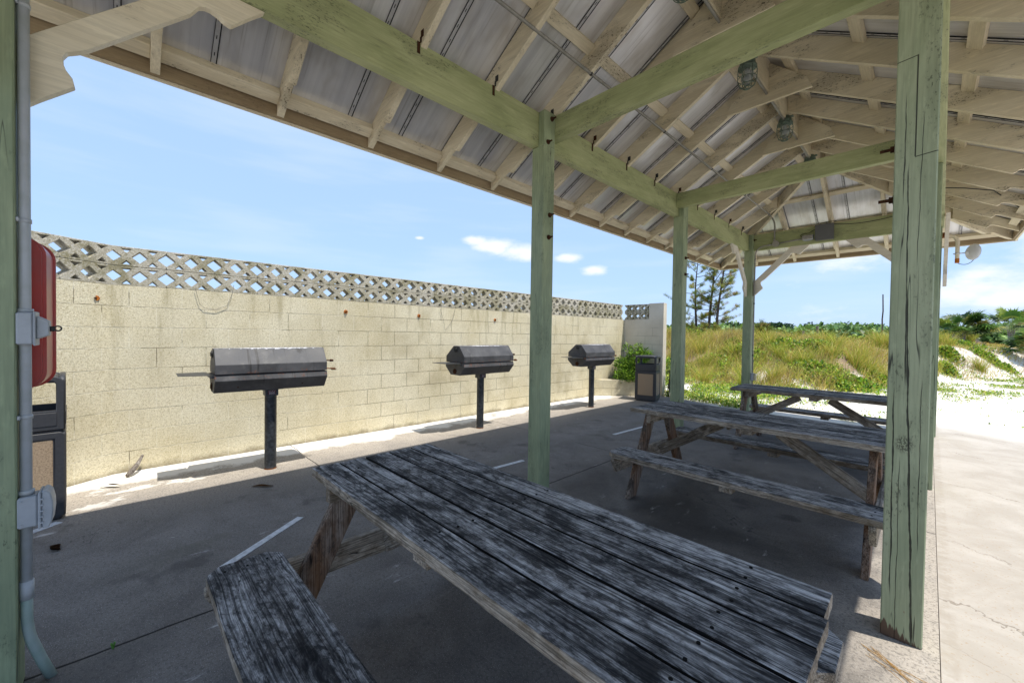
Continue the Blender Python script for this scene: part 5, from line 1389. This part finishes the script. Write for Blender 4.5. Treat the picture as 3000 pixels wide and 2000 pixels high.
# ---- pines: trunks, limbs, needle tufts
PIN = [(.15, .22, .03), (.24, .29, .04), (.09, .14, .03), (.36, .34, .05), (.28, .18, .06)]
def pine(label, x, y, h, trunks, n_br, spread, bare, group=None, tuft_n=9, seed=3, name='pine_tree', nd=1.0):
    rr = random.Random(seed); z0 = gz(x, y)-.1
    t = thing(name, label, 'tree', (x, y, z0), 0, group)
    bt = nb(); bb = nb(); tips = []
    for (dx, dy, hh, lean) in trunks:
        pts = []; ph = rr.uniform(0, 6)
        for i in range(9):
            s = i/8; pts.append(Vector((dx+lean*s+.07*math.sin(ph+s*5), dy+.06*math.cos(ph+s*4), s*hh)))
        tube(bt, pts, .05, 8, rads=[.085*(1-.8*i/8)*(hh/h) for i in range(9)])
        for k in range(n_br):
            s = bare+(1-bare)*(k+rr.random())/n_br; i = min(7, int(s*8)); p0 = pts[i].lerp(pts[i+1], s*8-i)
            a = rr.uniform(0, 6.28); L = spread*(1.15-s*.75)*rr.uniform(.5, 1.1); up_ = rr.uniform(-.05, .45)+.4*s
            p2 = p0+Vector((math.cos(a)*L, math.sin(a)*L, L*up_)); p1 = p0.lerp(p2, .5)+Vector((0, 0, -.12*L+rr.uniform(-.05, .05)))
            cs = bez(p0, p1, p2, 6); tube(bb, cs, .012, 5, rads=[.020*(1-.7*i/6)*(.5+L*.5) for i in range(7)])
            for j in range(rr.randint(3, 6)):
                q0 = cs[rr.randint(2, 6)]; a2 = a+rr.uniform(-1.2, 1.2); l2 = L*rr.uniform(.18, .42)
                q1 = q0+Vector((math.cos(a2)*l2, math.sin(a2)*l2, l2*rr.uniform(.1, .7)))
                tube(bb, [q0, q0.lerp(q1, .5)+Vector((0, 0, -.02)), q1], .006, 4); tips += [q1, q0.lerp(q1, .7), q0.lerp(q1, .4)]
            tips.append(cs[-1])
        tips += [pts[-1]+Vector((0, 0, .05*k)) for k in range(4)]
    obj('trunk', bt, MT['bark'], t, True); obj('branches', bb, MT['bark'], t, True)
    P = np.array([tuple(p) for p in tips]); m = int(34*nd); P = np.repeat(P, m, axis=0)+rng.normal(0, .035, (len(P)*m, 3)); n = len(P)
    az = rng.uniform(0, 6.28, n); H = rng.uniform(.02, .15, n)
    tc_ = np.repeat(pick(PIN, len(tips), .3), m, axis=0)*rng.uniform(.7, 1.3, (n, 1))
    parts = [blades(P, H, np.full(n, .0085), rng.uniform(.05, .14, n), az, tc_, tc_*1.15, 2)]
    blade_obj('crown', parts, t); return t
pine('tall open pine with three dark trunks and tufted needles rising behind the dune grass', -8.15, 19.6, 5.2, [(-.75, .0, 4.8, .10), (0, .1, 5.4, .1), (.42, -.1, 5.2, .28)], 27, 1.6, .16, nd=1.25)
pine('young bushy pine poking up just right of the far corner post', -5.25, 17.0, .95, [(0, 0, .95, .12), (.25, .1, .75, .2)], 7, .55, .05, seed=9, name='young_pine', nd=1.3)
pine('low bushy pine at the foot of the tall pine, left side', -8.5, 18.0, .8, [(0, 0, .8, 0), (.5, .1, .7, .1), (1.1, 0, .75, .1)], 6, .5, .05, seed=12, name='young_pine', nd=1.3)
pine('small pine behind the right end of the block wall', -9.9, 17.0, 1.2, [(0, 0, 1.2, 0)], 8, .45, .1, seed=15, name='young_pine', nd=1.2)
# ---- palmettos
PALM = [(.06, .14, .025), (.11, .21, .03), (.035, .08, .02), (.20, .26, .04), (.30, .28, .07)]
def palmetto(label, x, y, n_leaf, R, hh, trunk=.0, seed=1, lean_az=None):
    rr = random.Random(seed); z0 = gz(x, y)-.05
    t = thing('palmetto', label, 'palm', (x, y, z0), 0, 'fan palms on the right dune')
    VL, QL, TL, o_ = [], [], [], 0; bs = nb()
    for k in range(n_leaf):
        a = rr.uniform(0, 6.28); el = rr.uniform(.15, 1.35); st = R*rr.uniform(.55, .95)
        if lean_az is not None and rr.random() < .55: a = lean_az+rr.uniform(-.7, .7)
        base = Vector((rr.uniform(-.12, .12), rr.uniform(-.12, .12), trunk+rr.uniform(0, .12)))
        d = Vector((math.cos(a)*math.cos(el), math.sin(a)*math.cos(el), math.sin(el)))
        hub = base+d*st*hh; tube(bs, [base, base.lerp(hub, .5)+Vector((0, 0, .03)), hub], .012, 5)
        sd = d.cross(Vector((0, 0, 1))).normalized(); nrm = sd.cross(d).normalized()
        col = np.array(rr.choice(PALM))*rr.uniform(.7, 1.3); nseg = 26; lf = R*rr.uniform(.42, .62)
        for j in range(nseg):
            b_ = -1.75+3.5*j/(nseg-1); dd_ = d*math.cos(b_)+sd*math.sin(b_); dd_ = (dd_+nrm*.12*math.cos(j*3)).normalized()
            L = lf*(.72+.28*math.cos(b_*.8))*rr.uniform(.9, 1.1); pd = (d*-math.sin(b_)+sd*math.cos(b_))
            m1 = hub+dd_*L*.5; e = hub+dd_*L+Vector((0, 0, -L*rr.uniform(.10, .42))); w_ = .030*R
            VL += [tuple(hub-pd*.003), tuple(m1-pd*w_), tuple(e-pd*.003), tuple(e+pd*.003), tuple(m1+pd*w_), tuple(hub+pd*.003)]
            QL += [(o_, o_+1, o_+4, o_+5), (o_+1, o_+2, o_+3, o_+4)]; TL += [tuple(col)]*6; o_ += 6
    obj('stalks', bs, simple('palm_stalk', (.20, .25, .07), .6), t)
    mesh_np('fronds', np.array(VL), np.array(QL), np.array(TL), t)
    bm = nb()
    for k in range(9):
        a = k*.7; tube(bm, [(0, 0, -.05), (.10*math.cos(a), .10*math.sin(a), trunk*.6+.05), (.16*math.cos(a), .16*math.sin(a), trunk+.22)], .03, 6, rads=[.05, .04, .015])
    obj('trunk', bm, MT['oldpost'], t); return t
palmetto('windblown fan palm behind the grey post on the right dune', 1.15, 28.6, 30, 1.15, .95, .45, 4, lean_az=-.2)
palmetto('smaller palm crown left of the grey post at the edge of the big right post', .52, 28.9, 16, 1.0, .9, .35, 6)
palmetto('spreading spiky palmetto at the right edge of the picture', 3.30, 26.6, 34, 1.05, 1.0, .12, 8)
palmetto('distant dark palm crown between the two nearer palmettos', 3.6, 38, 22, 1.35, 1.0, .9, 11)
# ---- old posts on the dunes
def oldpost(name, label, cat, px, py_base, depth, h, r, square=False, tilt=(0, 0)):
    d = F+Rr*((px-1500)/1168.1)-Ur*((py_base-1000)/1168.1); p = Vector((-.010, -2.767, 1.4993))+d*depth
    z = gz(p.x, p.y)-.3; bm = nb(); top = Vector((p.x+tilt[0], p.y+tilt[1], p.z+h))
    q = (top-Vector((p.x, p.y, z))); L = q.length; mt = Matrix.Translation((p.x, p.y, z)) @ q.to_track_quat('Z', 'Y').to_matrix().to_4x4()
    if square: box(bm, -r, r, -r, r, 0, L, .01, mt)
    else:
        n = 7; tube(bm, [mt @ Vector((.02*math.sin(i*2.1)*(h > 1.5), .0, L*i/n)) for i in range(n+1)], r, 10, rads=[r*(1-.35*(i/n)*(h > 1.5)) for i in range(n+1)])
    tag(obj(name, bm, MT['oldpost'] if h < 1.5 else MT['bark'], None), label, cat)
oldpost('wooden_post', 'dark weathered wooden post on the dune crest, centre of the gap between far posts', 'post', 2394, 990, 22, .66, .065)
oldpost('wooden_post', 'faint brown stub of a post on the dune crest, left of the taller dark post', 'post', 2353, 985, 30, .42, .08)
oldpost('bare_pole', 'tall thin bare pole standing on the dune beside the big green right post', 'pole', 2584, 985, 30, 3.15, .055)
oldpost('wooden_post', 'square grey post in front of the windblown palm on the right dune', 'post', 2798, 1005, 24, 1.42, .125, True)
oldpost('wooden_post', 'grey post leaning over between the palms on the right dune', 'post', 2908, 1022, 24, .62, .08, True, (-.75, 0))
# ---- far treeline
Vs, Ts, n_t = [], [], 0
VV, QQ, TT, off = [], [], [], 0
for k in range(900):
    dep = rng.uniform(85, 150); a = rng.uniform(-.95, .42); yy = dep; xx = a*yy
    hmod = 1+.35*mnoise.noise(Vector((xx*.03, 3, 1)))+.25*mnoise.noise(Vector((xx*.1, 8, 2)))
    H = (4.7 if a > -.35 else 4.3)*hmod*dep/130; R0 = rng.uniform(2.5, 5)
    n = 230; u = rng.normal(0, 1, (n, 3)); u /= np.linalg.norm(u, axis=1)[:, None]; u[:, 2] = np.abs(u[:, 2])
    P = np.array([xx, yy, .2])+u*np.array([R0, R0, H])*rng.uniform(.7, 1.08, (n, 1))
    base_c = np.array([(.05, .095, .025), (.07, .12, .03), (.04, .075, .025), (.10, .15, .035)])[rng.integers(0, 4)]
    tint = base_c*2.0*rng.uniform(.5, 1.5, (n, 1))
    addl(leaves(P, rng.uniform(.5, 1.1, n), tint, .4, .8))
for k in range(16):   # a few taller crowns standing out of the line
    a = rng.uniform(-.40, -.10); yy = rng.uniform(120, 150); xx = a*yy
    for q in range(7):
        n = 90; u = rng.normal(0, 1, (n, 3)); u /= np.linalg.norm(u, axis=1)[:, None]
        P = np.array([xx+rng.normal(0, 1.1), yy, 4.4+rng.uniform(-1.0, .9)])+u*np.array([1.1, 1.1, .55])
        addl(leaves(P, rng.uniform(.4, .8, n), np.array([(.04, .085, .03)])*rng.uniform(.6, 1.4, (n, 1)), .4, .8))
o = mesh_np('far_treeline', np.concatenate(VV), np.concatenate(QQ), np.concatenate(TT)); tag(o, kind='stuff')
